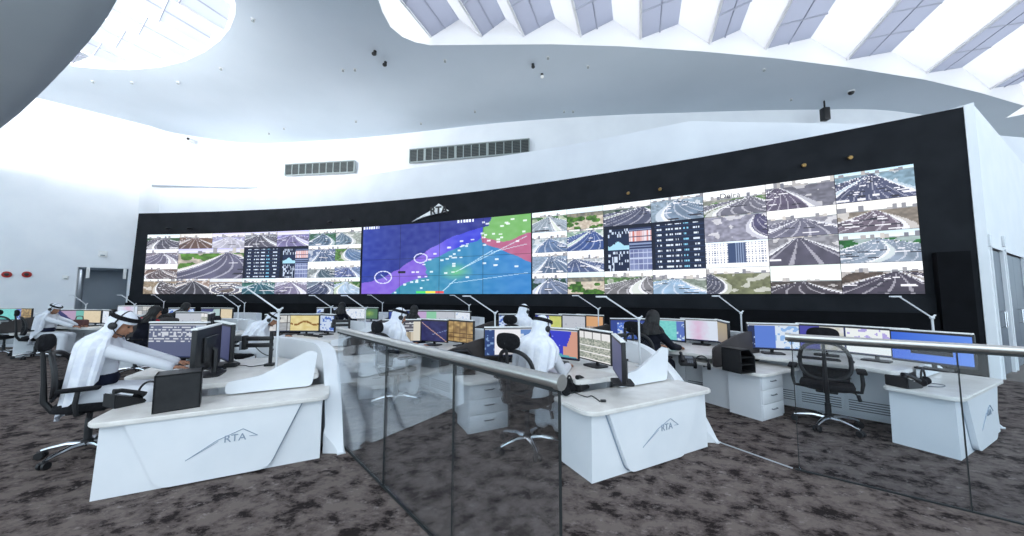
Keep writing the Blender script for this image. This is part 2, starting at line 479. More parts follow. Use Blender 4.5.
def well(loop, h, name, mat):
    mb = MB(); mb.grid([[Vector((p.x, p.y, CEIL)), Vector((p.x, p.y, CEIL + h))] for p in loop + loop[:1]])
    solid(mb, .02); return struct(name, mb.mesh(name, mat))
well(big, 1.5, 'trim_2', finwhite); well(oval, 1.3, 'trim_3', finwhite)

bdir = Vector((.375, 1, 0)).normalized(); bx = Vector((bdir.y, -bdir.x, 0))
def inside(p, poly):
    c = False; n = len(poly)
    for i in range(n):
        a, b = poly[i], poly[(i + 1) % n]
        if (a.y > p.y) != (b.y > p.y) and p.x < (b.x - a.x) * (p.y - a.y) / (b.y - a.y) + a.x: c = not c
    return c
def fin_span(poly, o):           # where the line o + t*bdir lies inside the opening
    ts = [t / 20 for t in range(-500, 700)]
    ins = [t for t in ts if inside(o + bdir * t, poly)]
    return (min(ins), max(ins)) if ins else None
NW = [0, 10]
def bays(poly, pts, zb, zr, frac, glass_m, panel_m, ncross):
    """saw-tooth roof lights: a grey glazed slope rising from one edge, a bright diffusing slope falling to the next"""
    spans = [fin_span(poly, Vector((p.x, p.y, 0))) for p in pts]
    for (p, sp), (q, sq) in zip(list(zip(pts, spans)), list(zip(pts, spans))[1:]):
        if not sp or not sq: continue
        p = Vector((p.x, p.y, 0)); q = Vector((q.x, q.y, 0))
        ext = .04
        def ln(a, s_, z): return [a + bdir * (s_[0] - ext) + Vector((0, 0, z)), a + bdir * (s_[1] + ext) + Vector((0, 0, z))]
        m = p + (q - p) * frac; sm = (sp[0] + (sq[0] - sp[0]) * frac, sp[1] + (sq[1] - sp[1]) * frac)
        # the ridge runs as far as the longer of both neighbours
        a0, a1 = ln(p, sp, zb); r0_, r1_ = ln(m, sm, zr); b0, b1 = ln(q, sq, zb)
        NW[0] += 1
        mb = MB(); mb.bm.faces.new([mb.bm.verts.new(v) for v in (a0, a1, r1_, r0_)]); solid(mb, .03)
        w = struct('window_%d' % NW[0], mb.mesh('window_%d' % NW[0], glass_m, False))
        mb = MB()
        L_ = (a1 - a0).length; n = max(2, int(L_ / ncross))
        for k in range(1, n): 
            t = k / n; mb.tube([a1.lerp(a0, t) - Vector((0, 0, .03)), r1_.lerp(r0_, t) - Vector((0, 0, .03))], .03, 4)
        mb.tube([a0.lerp(r0_, .5) - Vector((0, 0, .03)), a1.lerp(r1_, .5) - Vector((0, 0, .03))], .025, 4)
        link('glazing_bar', mb.mesh('glazing_bar', bargrey, False), w)
        mb = MB(); mb.bm.faces.new([mb.bm.verts.new(v) for v in (r0_, r1_, b1, b0)]); solid(mb, .02)
        NW[1] += 1; struct('trim_%d' % NW[1], mb.mesh('trim_%d' % NW[1], panel_m, False))
        mb = MB(); M = Matrix.Translation(a0) @ Matrix.Rotation(math.atan2(bdir.y, bdir.x), 4, 'Z')
        mb.box(0, (a1 - a0).length, -.03, .03, -.05, .06, M)
        NW[1] += 1; struct('trim_%d' % NW[1], mb.mesh('trim_%d' % NW[1], finwhite, False))
tips = [(396, 33), (434, 40), (483, 38), (526, 40), (581, 37), (641, 40), (711, 39), (766, 49), (849, 57), (926, 73)]
bp = [at_z(px, py, CEIL + .3) for px, py in tips]
for i in range(1, 5): bp.append(bp[9] + bx * 3.2 * i)
bp.insert(0, bp[0] - bx * 1.2)
bays(big, bp, CEIL + .3, CEIL + .9, .55, skygrey, skyglass, 1.1)
op = [at_z(px, py, CEIL) for px, py in ((107, 65), (150, 67), (183, 61.5), (210, 54), (230, 39), (236, 12))]
op = [op[0] - bx * 2.4, op[0] - bx * 1.2] + op + [op[-1] + bx * 1.2]
bays(oval, op, CEIL + .12, CEIL + .6, .5, skygrey2, skyglass, 1.4)

# ---- dark gallery soffit, upper left
lobe_px = [(-60, 158), (0, 129), (20, 113), (36, 98), (54, 80), (70, 63), (84, 47), (96, 33), (108, 16), (117, 0), (124, -20), (124, -50)]
LZ = 5.4
lb = [at_z(px, py, LZ) for px, py in lobe_px]
lobe = lb + [Vector((-5.5, 1.2, LZ)), Vector((-20, 1.0, LZ)), Vector((-25.5, 6.2, LZ))]
mb = MB()
cen = sum(lobe, Vector()) / len(lobe)
rings = []
for f, dz in ((1.0, 1.4), (1.0, .0), (.93, -.05), (.8, -.08), (.5, -.10), (.2, -.11)):
    rings.append([cen + (p - cen) * f + Vector((0, 0, dz)) for p in lobe])
mb.grid(rings, closed_u=True)
mb.bm.faces.new([mb.bm.verts.new(p) for p in rings[-1]]); mb.bm.faces.new([mb.bm.verts.new(p) for p in rings[0]])
bmesh.ops.remove_doubles(mb.bm, verts=mb.bm.verts[:], dist=.001)
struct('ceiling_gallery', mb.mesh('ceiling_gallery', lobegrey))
# ------------------------------------------------------------------ pictures on screens (face colours)
def clamp(c): return tuple(max(0, min(1, x)) for x in c)
def mixc(a, b, t): return tuple(x + (y - x) * t for x, y in zip(a, b))
def soft(seq, u, v, a, b):
    """smooth value noise"""
    x, y = u * a, v * b; i, j = int(x), int(y); fx, fy = x - i, y - j
    g = lambda p, q: seq[(p * 31 + q * 17) % 997]
    return (g(i, j) * (1 - fx) + g(i + 1, j) * fx) * (1 - fy) + (g(i, j + 1) * (1 - fx) + g(i + 1, j + 1) * fx) * fy
def road_scene(seed, sky=(.86, .9, .95), ground=(.55, .52, .45), road=(.36, .36, .42), hor=.72, vx=.5, tilt=0.0, green=None, build=True, cars=.12, edge=(.88, .89, .92), lanes=3):
    rr = random.Random(seed)
    cols = [(rr.random(), rr.random()) for _ in range(24)]
    off = rr.uniform(-.5, .5); wid = rr.uniform(.6, 1.0); curve = rr.uniform(-.5, .5)
    seq = [rr.random() for _ in range(997)]
    second = rr.random() < .75; sep = rr.choice((-1, 1)) * rr.uniform(1.75, 2.2)
    def f(u, v):
        h = hor + tilt * (u - .5)
        n1 = soft(seq, u, v, 9, 7); n2 = soft(seq, u + .37, v + .11, 22, 16)
        if v > h:
            t = (v - h) / max(.05, 1 - h)
            c = mixc(mixc(sky, (1, 1, 1), .75), mixc(sky, (1, 1, 1), .3), t)
            b = cols[int(u * 17) % 24]
            if build and (v - h) < b[0] ** 2 * .2: c = mixc((.44, .45, .5), (.8, .78, .76), b[1])
            elif v - h < .035: c = mixc(c, (.4, .44, .46), .7)
            return c
        d = (h - v) / h + .04
        s = (u - vx) / d + curve * d * d
        q1 = s - off; q2 = s - off - sep * wid
        for q, w in ((q1, wid), (q2, wid * .8)):
            if w is not wid and not second: continue
            if abs(q) < w:
                c = mixc(road, tuple(x * .78 for x in road), n1)
                if abs(abs(q) - w) < .1 * w: return edge
                if abs((q / w * lanes) % 1 - .5) < .09: c = mixc(c, (.9, .9, .94), .5)
                k = seq[(int((q / w + 1) * lanes) * 13 + int(7 / d) * 29 + seed) % 997]
                if k < cars * .9 and (7 / d) % 1 < .6: c = (.9, .9, .93) if k < cars * .5 else (.2, .2, .24)
                return c
            if w < abs(q) < w * 1.16: return mixc(edge, ground, .5)
        c = mixc(ground, tuple(x * .7 for x in ground), n2)
        if green and n1 > .42: c = mixc(green, tuple(x * .55 for x in green), n2)
        elif n1 > .72: c = mixc(c, (.92, .92, .93), .6)
        return clamp(c)
    return f
def junction(seed, ground=(.62, .6, .56), green=(.3, .52, .3)):
    rr = random.Random(seed); cx, cy, r1 = rr.uniform(.35, .75), rr.uniform(.15, .4), rr.uniform(.32, .45)
    seq = [rr.random() for _ in range(997)]
    def f(u, v):
        n1 = soft(seq, u, v, 9, 7); n2 = soft(seq, u + .3, v + .2, 24, 18)
        if v > .8: return mixc((.92, .94, .97), (.72, .74, .78), n1 * .6)
        e = math.hypot((u - cx), (v - cy) * 1.6)
        for k in (0, .22):
            if abs(e - r1 - k) < .07: return mixc((.44, .44, .5), (.34, .34, .4), n1) if n2 > .2 else (.9, .9, .92)
            if abs(e - r1 - k) < .1: return (.9, .9, .9)
        if abs(v - .1 - u * .5) < .05: return (.46, .46, .52)
        if e < r1: return mixc(green, tuple(x * .6 for x in green), n2)
        return mixc(ground, tuple(x * .75 for x in ground), n2)
    return f
def table_app(seed, red=False):
    rr = random.Random(seed); seq = [rr.random() for _ in range(997)]
    def f(u, v):
        c = (.085, .12, .22)
        if u < .06 or v > .94: return (.06, .08, .16)
        row = (v * 9.0) % 1; i = int(v * 9)
        for k, (a, b) in enumerate(((.1, .2), (.28, .42), (.46, .58), (.62, .72), (.8, .92))):
            if a < u < b and .35 < row < .62 and seq[(int(u * 70) * 13 + i * 7 + k) % 997] > .3:
                return (.82, .86, .93) if k != 3 else (.5, .75, .88)
        if row < .1: return (.13, .19, .32)
        return c
    return f
def stats_app(seed):
    rr = random.Random(seed); seq = [rr.random() for _ in range(997)]
    hump = [.35 + .3 * math.exp(-((i / 30 - .45) / .22) ** 2) + .06 * rr.random() for i in range(31)]
    def f(u, v):
        if u < .1 or v > .93: return (.06, .08, .15)
        if u < .55:
            if .42 < v < .75:
                q = (v - .42) / .33; h = hump[int((u - .1) / .45 * 30)]
                return (.62, .8, .88) if q < h and q > .12 else (.1, .15, .27)
            if seq[(int(u * 40) * 7 + int(v * 16)) % 997] > .72: return (.75, .8, .88)
            return (.1, .14, .25)
        i = int(v * 8)
        if i in (5, 6) and (v * 8) % 1 < .75: return mixc((.75, .4, .35), (.85, .85, .9), seq[int(u * 60)])
        if v < .45: return mixc((.35, .38, .55), (.48, .52, .68), seq[(int(u * 12) * 5 + int(v * 9)) % 997]) if (u * 11) % 1 > .12 and (v * 8) % 1 > .15 else (.7, .74, .84)
        return (.16, .2, .34) if (v * 16) % 1 > .35 else (.5, .56, .7)
    return f
def buildings(seed):
    rr = random.Random(seed)
    def f(u, v):
        if v > .93: return (.88, .93, .98)
        if v < .16: return (.92, .94, .97)
        if .38 < u < .62: return (.22, .28, .42) if (u * 26) % 1 > .3 else (.5, .56, .68)
        if .55 < u < .66: return (.3, .35, .48)
        return (.46, .5, .58) if (u * 20) % 1 < .45 and (v * 11) % 1 < .5 else (.93, .93, .95)
    return f
def trees(seed, water=False):
    rr = random.Random(seed); bl = [(rr.random(), rr.uniform(.0, .55), rr.uniform(.06, .16)) for _ in range(14)]
    seq = [rr.random() for _ in range(997)]
    def f(u, v):
        rnd = soft(seq, u, v, 20, 14)
        for x, y, r_ in bl:
            if math.hypot(u - x, (v - y) * 1.2) < r_: return mixc((.36, .55, .22), (.16, .28, .12), rnd)
        if v > .75: return (.86, .92, .95)
        if v > .55: return mixc((.6, .58, .5), (.35, .36, .36), rnd)
        return mixc((.85, .83, .78), (.66, .6, .54), rnd)
    return f
_ms = [random.Random(9).random() for _ in range(1)] + [random.Random(77 + i).random() for i in range(996)]
def city_map(u0, v0):
    u = u0 + .03 * (soft(_ms, u0, v0, 14, 9) - .5) + .012 * (soft(_ms, u0, v0, 50, 30) - .5); v = v0 + .03 * (soft(_ms, u0 + .4, v0 + .3, 17, 11) - .5)
    coast = -.12 + 1.02 * u - .06 * math.sin(u * 11) if u < .75 else .95
    if u < .78 and v > 1.02 * u + .14 - .05 * math.sin(u * 9):
        c = mixc((.12, .19, .58), (.10, .16, .5), min(1, u * 4))
        c = mixc(c, (.16, .12, .5), .5 * u)
    elif u < .8 and v > .92 * u - .16 - .04 * math.sin(u * 14) and u < .42: c = (.45, .33, .78)
    elif u < .82 and v > .92 * u + .06 and u < .74: c = mixc((.5, .4, .85), (.2, .22, .78), min(1, max(0, (u - .42) * 5)))
    elif u > .66 and v > .72 + .06 * math.sin(u * 20): c = (.42, .66, .36)
    elif u > .74 and v > .40 + (1 - u) * 1.1: c = (.66, .34, .48)
    else:
        c = mixc((.18, .5, .62), (.18, .46, .72), min(1, max(0, (u - .4) * 2)))
        g = math.hypot(u - .6, (v - .3) * .8)
        if g < .1: c = mixc((.4, .72, .5), c, g / .1)
    c = mixc(c, (.8, .85, .9), .16 * soft(_ms, u0 + .2, v0, 40, 24)); u, v = u0, v0
    for (x, y, r_) in ((.145, .24, .055), (.385, .5, .04)):
        e = math.hypot(u - x, (v - y) * .62)
        if abs(e - r_) < .004: c = (.82, .84, .95)
    for k, (x0, y0, x1, y1) in enumerate(((.62, .32, .8, .56), (.56, .14, .98, .26), (.6, .3, .98, .72), (.52, .03, .6, .2), (.13, .28, .17, .2), (.8, .54, .98, .62))):
        t = max(0, min(1, ((u - x0) * (x1 - x0) + (v - y0) * (y1 - y0)) / ((x1 - x0) ** 2 + (y1 - y0) ** 2)))
        if math.hypot(u - x0 - t * (x1 - x0), v - y0 - t * (y1 - y0)) < .0035: c = mixc(c, (.8, .9, .95), .75)
    for (x, y) in MAPDOTS:
        if abs(u - x) < .009 and abs(v - y) < .011: c = mixc(c, (.93, .95, .97), .8)
    if abs(v - .31) < .014 and .245 < u < .29: c = (.1, .1, .14)
    if .36 < u < .53 and .008 < v < .035: c = ((.3, .8, .4), (.9, .85, .3), (.85, .3, .3))[int((u - .36) / .06) % 3]
    if v > .965 and .0 < u < .11 and (u * 60) % 1 > .3: c = (.9, .93, .98)
    if v > .965 and .6 < u < .7 and (u * 60) % 1 > .35: c = (.9, .93, .98)
    if abs((u * 4) % 1) < .012 or abs((v * 4) % 1) < .012: c = tuple(x * .72 for x in c)
    return c
_r = random.Random(5)
MAPDOTS = [(.3 + .4 * t + _r.uniform(-.08, .1), .1 + .62 * t + _r.uniform(-.1, .08)) for t in [_r.random() for _ in range(34)]] + [(_r.uniform(.74, .97), _r.uniform(.62, .97)) for _ in range(16)] + [(_r.uniform(.38, .95), _r.uniform(.08, .5)) for _ in range(12)]

def paint(me, fn, nu, nv):
    ca = me.color_attributes.new('picture', 'FLOAT_COLOR', 'CORNER')
    buf = []
    for i in range(nu):
        for j in range(nv):
            c = lin(clamp(fn((i + .5) / nu, (j + .5) / nv)))
            buf.extend((*c, 1.0) * 4)
    ca.data.foreach_set('color', buf)
def picture_mesh(P, nu, nv, fn, name, mat):
    """P(u, v) -> point; faces are made column by column so that paint() can follow"""
    vs = [P(i / nu, j / nv) for i in range(nu + 1) for j in range(nv + 1)]
    h = nv + 1
    fs = [(i * h + j, (i + 1) * h + j, (i + 1) * h + j + 1, i * h + j + 1) for i in range(nu) for j in range(nv)]
    me = bpy.data.meshes.new(name); me.from_pydata(vs, [], fs); me.materials.append(mat)
    paint(me, fn, nu, nv); return me

# ------------------------------------------------------------------ the video wall
XL, XR = x_at(146), x_at(919)
FX0, FX1 = x_for(125, 0), x_for(989.5, 0)
FT0, FT1 = x_for(138.5, 5.3), x_for(963.5, 5.3)
SZ0, SZ1, FTOP = 1.6, 4.3, 5.3
vw = thing('video_wall', 'huge curved wall of traffic camera screens in a black surround', 'video wall', wpt((XL + XR) / 2, 0, 0))
bpy.context.view_layer.update()
off = -Vector(vw.location)
def vpart(name, mb, mat, parent=None, smooth=True):
    mb.bm.transform(Matrix.Translation(off)); return link(name, mb.mesh(name, mat, smooth), parent or vw)
vpart('surround', strip(FX0, FX1, 0, FTOP, 0, -.5, xt=(FT0, FT1)), blackwall)
vpart('lower_ledge', strip(FX0 + .1, x_at(928), 0, 1.22, .16, -.02), blackledge)
vpart('shelf_band', strip(FX0 + .1, x_at(928), 1.22, 1.52, .07, -.02), blackwall)
vpart('side_block', strip(x_at(929), x_at(962), 0, 2.42, .22, -.02, 6), blackledge)
mb = MB()
P = []
for x, z in ((FX1, 0), (FT1, FTOP + .02)):
    p, q = wpt(x, z, .02), wpt(x, z, -.6); d = (p - q).normalized(); s = Vector((-d.y, d.x, 0))
    if s.x < 0: s = -s
    P.append([p, q, q + s * .13, p + s * .13])
mb.grid(P, True); mb.bm.verts.ensure_lookup_table(); mb.bm.faces.new(mb.bm.verts[:4]); mb.bm.faces.new(mb.bm.verts[-4:])
vpart('end_cap', mb, wallwhite, smooth=False)

def tile(px0, px1, r0, r1, fn, nu=44, nv=24, name='screen_tile'):
    nu, nv = (nu, nv) if name == 'map_screen' else (56, 30)
    x0, x1 = x_at(px0), x_at(px1); h = (SZ1 - SZ0) / 4
    za, zb = SZ1 - r1 * h, SZ1 - r0 * h
    if (zb - za) > h * 1.5: nu, nv = int(nu * 1.7), int(nv * 1.8)
    g = .004
    me = picture_mesh(lambda u, v: wpt(x0 + g + (x1 - x0 - 2 * g) * u, za + g + (zb - za - 2 * g) * v, .03) + off, nu, nv, fn, name, wall_screen)
    return link(name, me, vw)
sand = (.62, .56, .48); gy = (.5, .5, .52)
cl = [146, 178.5, 211.5, 244, 276.5, 308.5, 335.5, 361]
lt = {
 (0, 0): road_scene(1, (.8, .88, .92), gy, green=(.25, .42, .28)), (1, 0): road_scene(2, (.84, .82, .8), (.5, .4, .34), (.42, .34, .32), tilt=-.1),
 (2, 0): road_scene(3, (.75, .72, .9), (.7, .7, .85), (.75, .75, .82)), (3, 0): road_scene(4, (.72, .72, .9), (.6, .62, .66), hor=.8),
 (4, 0): road_scene(5, (.7, .68, .92), (.62, .6, .86), (.5, .48, .66), build=False), (5, 0): road_scene(6, (.84, .92, .9), (.5, .6, .62), (.36, .46, .56), green=(.3, .5, .4)),
 (6, 0): road_scene(7, (.9, .94, .92), (.66, .7, .68), (.4, .5, .58), vx=.2),
 (0, 1): road_scene(8, (.86, .87, .93), (.55, .52, .58), (.44, .43, .52)), (0, 2): road_scene(9, (.88, .86, .88), (.5, .42, .4), (.4, .36, .38), hor=.62),
 (5, 1): road_scene(10, (.86, .9, .96), (.42, .5, .66), (.34, .42, .56)), (6, 1): road_scene(11, (.88, .93, .96), (.6, .64, .56), (.38, .5, .66), green=(.4, .6, .3)),
 (5, 2): road_scene(12, (.9, .95, .96), (.6, .64, .66), (.3, .38, .44), hor=.5), (6, 2): road_scene(13, (.86, .9, .98), (.5, .58, .74), (.36, .42, .62), hor=.6),
 (0, 3): road_scene(14, (.9, .92, .94), sand, (.34, .32, .34), hor=.82, lanes=4), (1, 3): road_scene(15, (.84, .84, .92), (.66, .58, .54), (.28, .28, .32), hor=.85),
 (2, 3): junction(16, (.66, .62, .6), (.5, .46, .44)), (3, 3): road_scene(17, (.78, .9, .92), (.3, .5, .48), (.2, .38, .44), green=(.2, .46, .4)),
 (4, 3): road_scene(18, (.92, .93, .96), (.8, .8, .88), (.52, .5, .62), build=True), (5, 3): road_scene(19, (.86, .92, .96), (.5, .56, .64), (.3, .34, .46)),
 (6, 3): road_scene(20, (.86, .94, .94), (.56, .66, .5), (.7, .8, .9), green=(.3, .52, .26)),
}
for (c, r_), f in lt.items(): tile(cl[c], cl[c + 1], r_, r_ + 1, f, 34, 22)
tile(cl[1], cl[3], 1, 3, road_scene(31, (.66, .66, .92), (.8, .76, .72), (.4, .4, .5), hor=.84, vx=.75, green=(.4, .6, .26), cars=.05))
tile(cl[3], 280.5, 1, 3, table_app(1)); tile(280.5, cl[5], 1, 3, stats_app(2))
tile(362.5, 531.5, 0, 4, city_map, 150, 72, 'map_screen')
cr = [532.5, 567.5, 604, 652, 705, 768, 838, 919]
rt = {
 (0, 0): road_scene(41, (.86, .95, .97), (.74, .8, .7), (.62, .68, .74), green=(.3, .5, .3)), (0, 1): road_scene(42, (.86, .92, .98), (.66, .74, .8), (.4, .5, .66), hor=.66),
 (0, 2): road_scene(43, (.92, .94, .97), (.6, .68, .78), (.4, .48, .6), hor=.8), (0, 3): road_scene(44, (.94, .95, .97), (.62, .68, .78), (.44, .5, .62), green=(.2, .34, .3)),
 (1, 0): trees(45), (1, 1): road_scene(46, (.9, .95, .97), (.6, .72, .66), (.26, .36, .6), vx=.7, hor=.9), (1, 2): road_scene(47, (.9, .93, .97), (.8, .83, .86), (.34, .4, .56), hor=.6, vx=.2), (1, 3): trees(48),
 (2, 0): road_scene(49, (.92, .95, .97), (.4, .46, .42), (.34, .36, .46), vx=.85, green=(.24, .36, .3)), (3, 0): road_scene(50, (.86, .92, .97), (.6, .68, .76), (.5, .58, .68), hor=.85, cars=.3),
 (2, 3): road_scene(51, (.94, .96, .97), (.72, .76, .7), (.5, .5, .52), vx=.9, green=(.4, .56, .34)), (3, 3): road_scene(52, (.94, .95, .97), (.55, .6, .56), (.62, .74, .86), hor=.6),
 (4, 0): road_scene(53, (.92, .94, .97), (.62, .64, .6), (.46, .46, .52), hor=.62, vx=.8, green=(.42, .56, .36)), (4, 1): road_scene(54, (.82, .86, .95), (.62, .62, .7), (.34, .33, .46), vx=.85, hor=.95, cars=.08),
 (4, 2): buildings(55), (4, 3): road_scene(56, (.94, .96, .97), (.5, .52, .4), (.34, .35, .42), vx=.05, hor=.78, lanes=5),
 (5, 0): road_scene(57, (.95, .96, .97), (.5, .5, .56), (.4, .37, .46), vx=.2, hor=.8, cars=.2, lanes=5), (5, 1): road_scene(58, (.95, .96, .97), (.62, .62, .68), (.46, .46, .54), hor=.62, cars=.2),
 (5, 2): road_scene(59, (.9, .92, .96), (.6, .6, .64), (.36, .35, .42), hor=.97, vx=.45, cars=.05, lanes=2), (5, 3): road_scene(60, (.84, .9, .88), (.34, .31, .3), (.3, .28, .32), hor=.42),
 (6, 0): road_scene(61, (.62, .82, .92), (.56, .68, .76), (.34, .36, .48), hor=.85, cars=.28, lanes=6), (6, 1): road_scene(62, (.93, .92, .9), (.6, .56, .52), (.46, .42, .48), hor=.66, cars=.25),
 (6, 2): road_scene(63, (.7, .82, .88), (.66, .74, .74), (.56, .62, .7), hor=.75, cars=.3, green=(.2, .5, .24)), (6, 3): road_scene(64, (.92, .93, .96), (.38, .33, .3), (.3, .28, .34), hor=.7, vx=.7, cars=.2),
}
for (c, r_), f in rt.items(): tile(cr[c], cr[c + 1], r_, r_ + 1, f)
tile(cr[2], cr[3], 1, 3, stats_app(3)); tile(cr[3], cr[4], 1, 3, table_app(4))
# caption strip on one camera picture
xa = x_at(732); M = Matrix.Translation(wpt(xa, SZ1 - .17, .05) + off) @ Matrix.Rotation(math.atan2(wn(xa).x, -wn(xa).y), 4, 'Z') @ Matrix.Rotation(PI / 2, 4, 'X')
link('caption', text_mesh('Deira', .2, .002, 'caption', principled('dark_caption', S(60, 56, 66), .6), M), vw)

# sail-shaped sign above the map
def on_wall(px, py, offs=.04):
    x = x_at(px)
    for _ in range(6):
        z = EYE + (wy(x)) * ray(px, py).z / ray(px, py).y; d = ray(px, py); x = d.x / d.y * wy(x) if abs(d.x / d.y * wy(x)) < 18 else x
    z = EYE + wy(x) * d.z / d.y
    return wpt(x, z, offs)
sail = [(413, 222.3), (421, 217.5), (430, 212.5), (440, 204.2), (444, 207), (450, 211.2), (436, 214.5), (424, 217.8)]
P0 = [on_wall(px, py, .05) for px, py in sail]; P1_ = [on_wall(px, py, .1) for px, py in sail]
base = on_wall(431, 213, .0)
sg = thing('wall_sign', 'silver sail shaped RTA emblem on black surround above the map', 'sign', base)
mb = MB(); a = [mb.bm.verts.new(p - base) for p in P0]; b = [mb.bm.verts.new(p - base) for p in P1_]
n = len(a)
for i in range(n): mb.bm.faces.new((a[i], a[(i + 1) % n], b[(i + 1) % n], b[i]))
mb.bm.faces.new(a); mb.bm.faces.new(b)
link('emblem', mb.mesh('emblem', silverlogo, False), sg)
xs = x_at(434); M = Matrix.Translation(on_wall(440.3, 211.3, .115) - base) @ Matrix.Rotation(math.atan2(wn(xs).x, -wn(xs).y), 4, 'Z') @ Matrix.Rotation(PI / 2, 4, 'X')
link('lettering', text_mesh('RTA', .40, .012, 'lettering', black_pl, M, .01), sg)

# pairs of small spot cameras along the black surround
for px, py, lb in ((170, 229, 'first small dark spot lamp from the left on black surround'), (191, 229, 'second small dark spot lamp from left on black surround'),
                   (331.5, 222.5, 'small dark spot lamp above the left road screens, nearer left'), (353, 221, 'small dark spot lamp just left of the map screen top'),
                   (629, 194, 'small brass spot lamp above right road screens, left of its pair'), (660.5, 190, 'small brass spot lamp above the dark table screen'),
                   (803, 166.5, 'small brass spot lamp high on surround, second from right'), (849, 159, 'small brass spot lamp high on surround, nearest right end')):
    p = on_wall(px, py, 0); x = x_at(px)
    t = thing('spot_lamp', lb, 'spot lamp', p, math.atan2(wn(x).x, -wn(x).y), 'spot lamps along the black surround')
    mb = MB(); mb.box(-.03, .03, -.1, 0, -.02, .03); link('bracket', mb.mesh('bracket', black_pl, False), t)
    mb = MB(); mb.lathe([(.015, 0), (.042, .01), (.042, .11), (.03, .12)], 12, Matrix.Translation((0, -.08, .01)) @ Matrix.Rotation(R(110), 4, 'X'))
    link('lamp_head', mb.mesh('lamp_head', brass if px > 500 else black_pl), t)

# ------------------------------------------------------------------ vents on the back wall
def vent(pxs, z0, z1, lb, npan, gaps):
    pts = [on_back(px, 170) for px in pxs]
    a, b = pts
    c = (a + b) / 2; d = Vector((b.x - a.x, b.y - a.y, 0)); L = d.length
    t = thing('air_vent', lb, 'air vent', (c.x, c.y, z0), math.atan2(d.y, d.x), 'long air vents on the white back wall')
    h = z1 - z0
    mb = MB(); mb.box(-L / 2, L / 2, -.22, -.18, 0, h); link('backing', mb.mesh('backing', ventdark, False), t)
    mb = MB()
    for y in (0, h): mb.box(-L / 2 - .02, L / 2 + .02, -.28, -.16, y - .02, y + .02)
    for x in (-L / 2, L / 2): mb.box(x - .02, x + .02, -.28, -.16, 0, h)
    link('frame', mb.mesh('frame', ventgrey, False), t)
    for i in range(npan + 1):
        x = -L / 2 + L * i / npan; w = .055 if i in gaps else .018
        mb = MB(); mb.box(x - w, x + w, -.26, -.2, 0, h); link('divider', mb.mesh('divider', ventgrey, False), t)
    mb = MB()
    for k in range(1, 9): mb.box(-L / 2, L / 2, -.24, -.22, h * k / 9 - .012, h * k / 9 + .012)
    link('slats', mb.mesh('slats', ventslat, False), t)
vent((289, 357), 7.72, 8.3, 'shorter dark slatted air vent on white back wall, left one', 10, ())
vent((412, 530), 7.98, 8.62, 'longer dark slatted air vent on white back wall, right one', 15, (2, 6, 10))

# ------------------------------------------------------------------ things on the left wall
def lw_hit(px, py):
    d = ray(px, py); den = d.x * wd.y - d.y * wd.x; t = (A.x * wd.y - A.y * wd.x) / den
    return Vector((d.x * t, d.y * t, EYE + d.z * t))
lrz = math.atan2(wd.y, wd.x) + PI
for px, py, lb in ((7, 274.5, 'round red alarm sounder on left wall, nearer photo edge'), (27, 274.5, 'round red alarm sounder on left wall, nearer the doorway')):
    t = thing('alarm_sounder', lb, 'alarm', lw_hit(px, py), lrz)
    mb = MB(); mb.lathe([(.12, 0), (.12, .03), (.1, .04)], 20, Matrix.Rotation(R(90), 4, 'X')); link('base', mb.mesh('base', alarmred), t)
    mb = MB(); mb.lathe([(.06, .04), (.06, .05), (.04, .06)], 16, Matrix.Rotation(R(90), 4, 'X')); link('horn', mb.mesh('horn', black_pl), t); t.location -= wnl * .02
for px, py, s, lb in ((103, 254, .13, 'white box on left wall above the dark doorway'), (65.5, 277.5, .08, 'small pale switch box on left wall beside the doorway')):
    t = thing('wall_box', lb, 'wall box', lw_hit(px, py), lrz)
    mb = MB(); mb.rbox(-s, s, -.07, 0, -s, s, .012); link('housing', mb.mesh('housing', paper), t)
    mb = MB(); mb.rbox(-s * .5, s * .5, -.085, -.068, -s * .7, -s * .3, .004); link('grille', mb.mesh('grille', ventgrey), t)
p = on_back(197, 142); t = thing('wall_camera', 'small white security camera under soffit at upper left', 'camera', p, .2)
mb = MB(); mb.tube([(0, 0, .1), (0, -.25, .1), (0, -.3, 0)], .03, 8); link('arm', mb.mesh('arm', paper), t)
mb = MB(); mb.rbox(-.08, .08, -.6, -.2, -.2, -.02, .03); link('camera_body', mb.mesh('camera_body', lampwhite), t)
mb = MB(); mb.lathe([(.06, 0), (.06, .03)], 12, Matrix.Translation((0, -.6, -.11)) @ Matrix.Rotation(R(90), 4, 'X')); link('lens', mb.mesh('lens', black_pl), t)
p = at_y(825, 114, 13.6); t = thing('hanging_speaker', 'dark speaker hanging under soffit at upper right', 'speaker', (p.x, p.y, p.z))
mb = MB(); mb.tube([(0, 0, .2), (0, 0, CEIL - p.z)], .03, 8); link('rod', mb.mesh('rod', black_pl), t)
mb = MB(); mb.rbox(-.13, .13, -.12, .12, -.28, .25, .03); link('speaker_box', mb.mesh('speaker_box', black_pl), t)

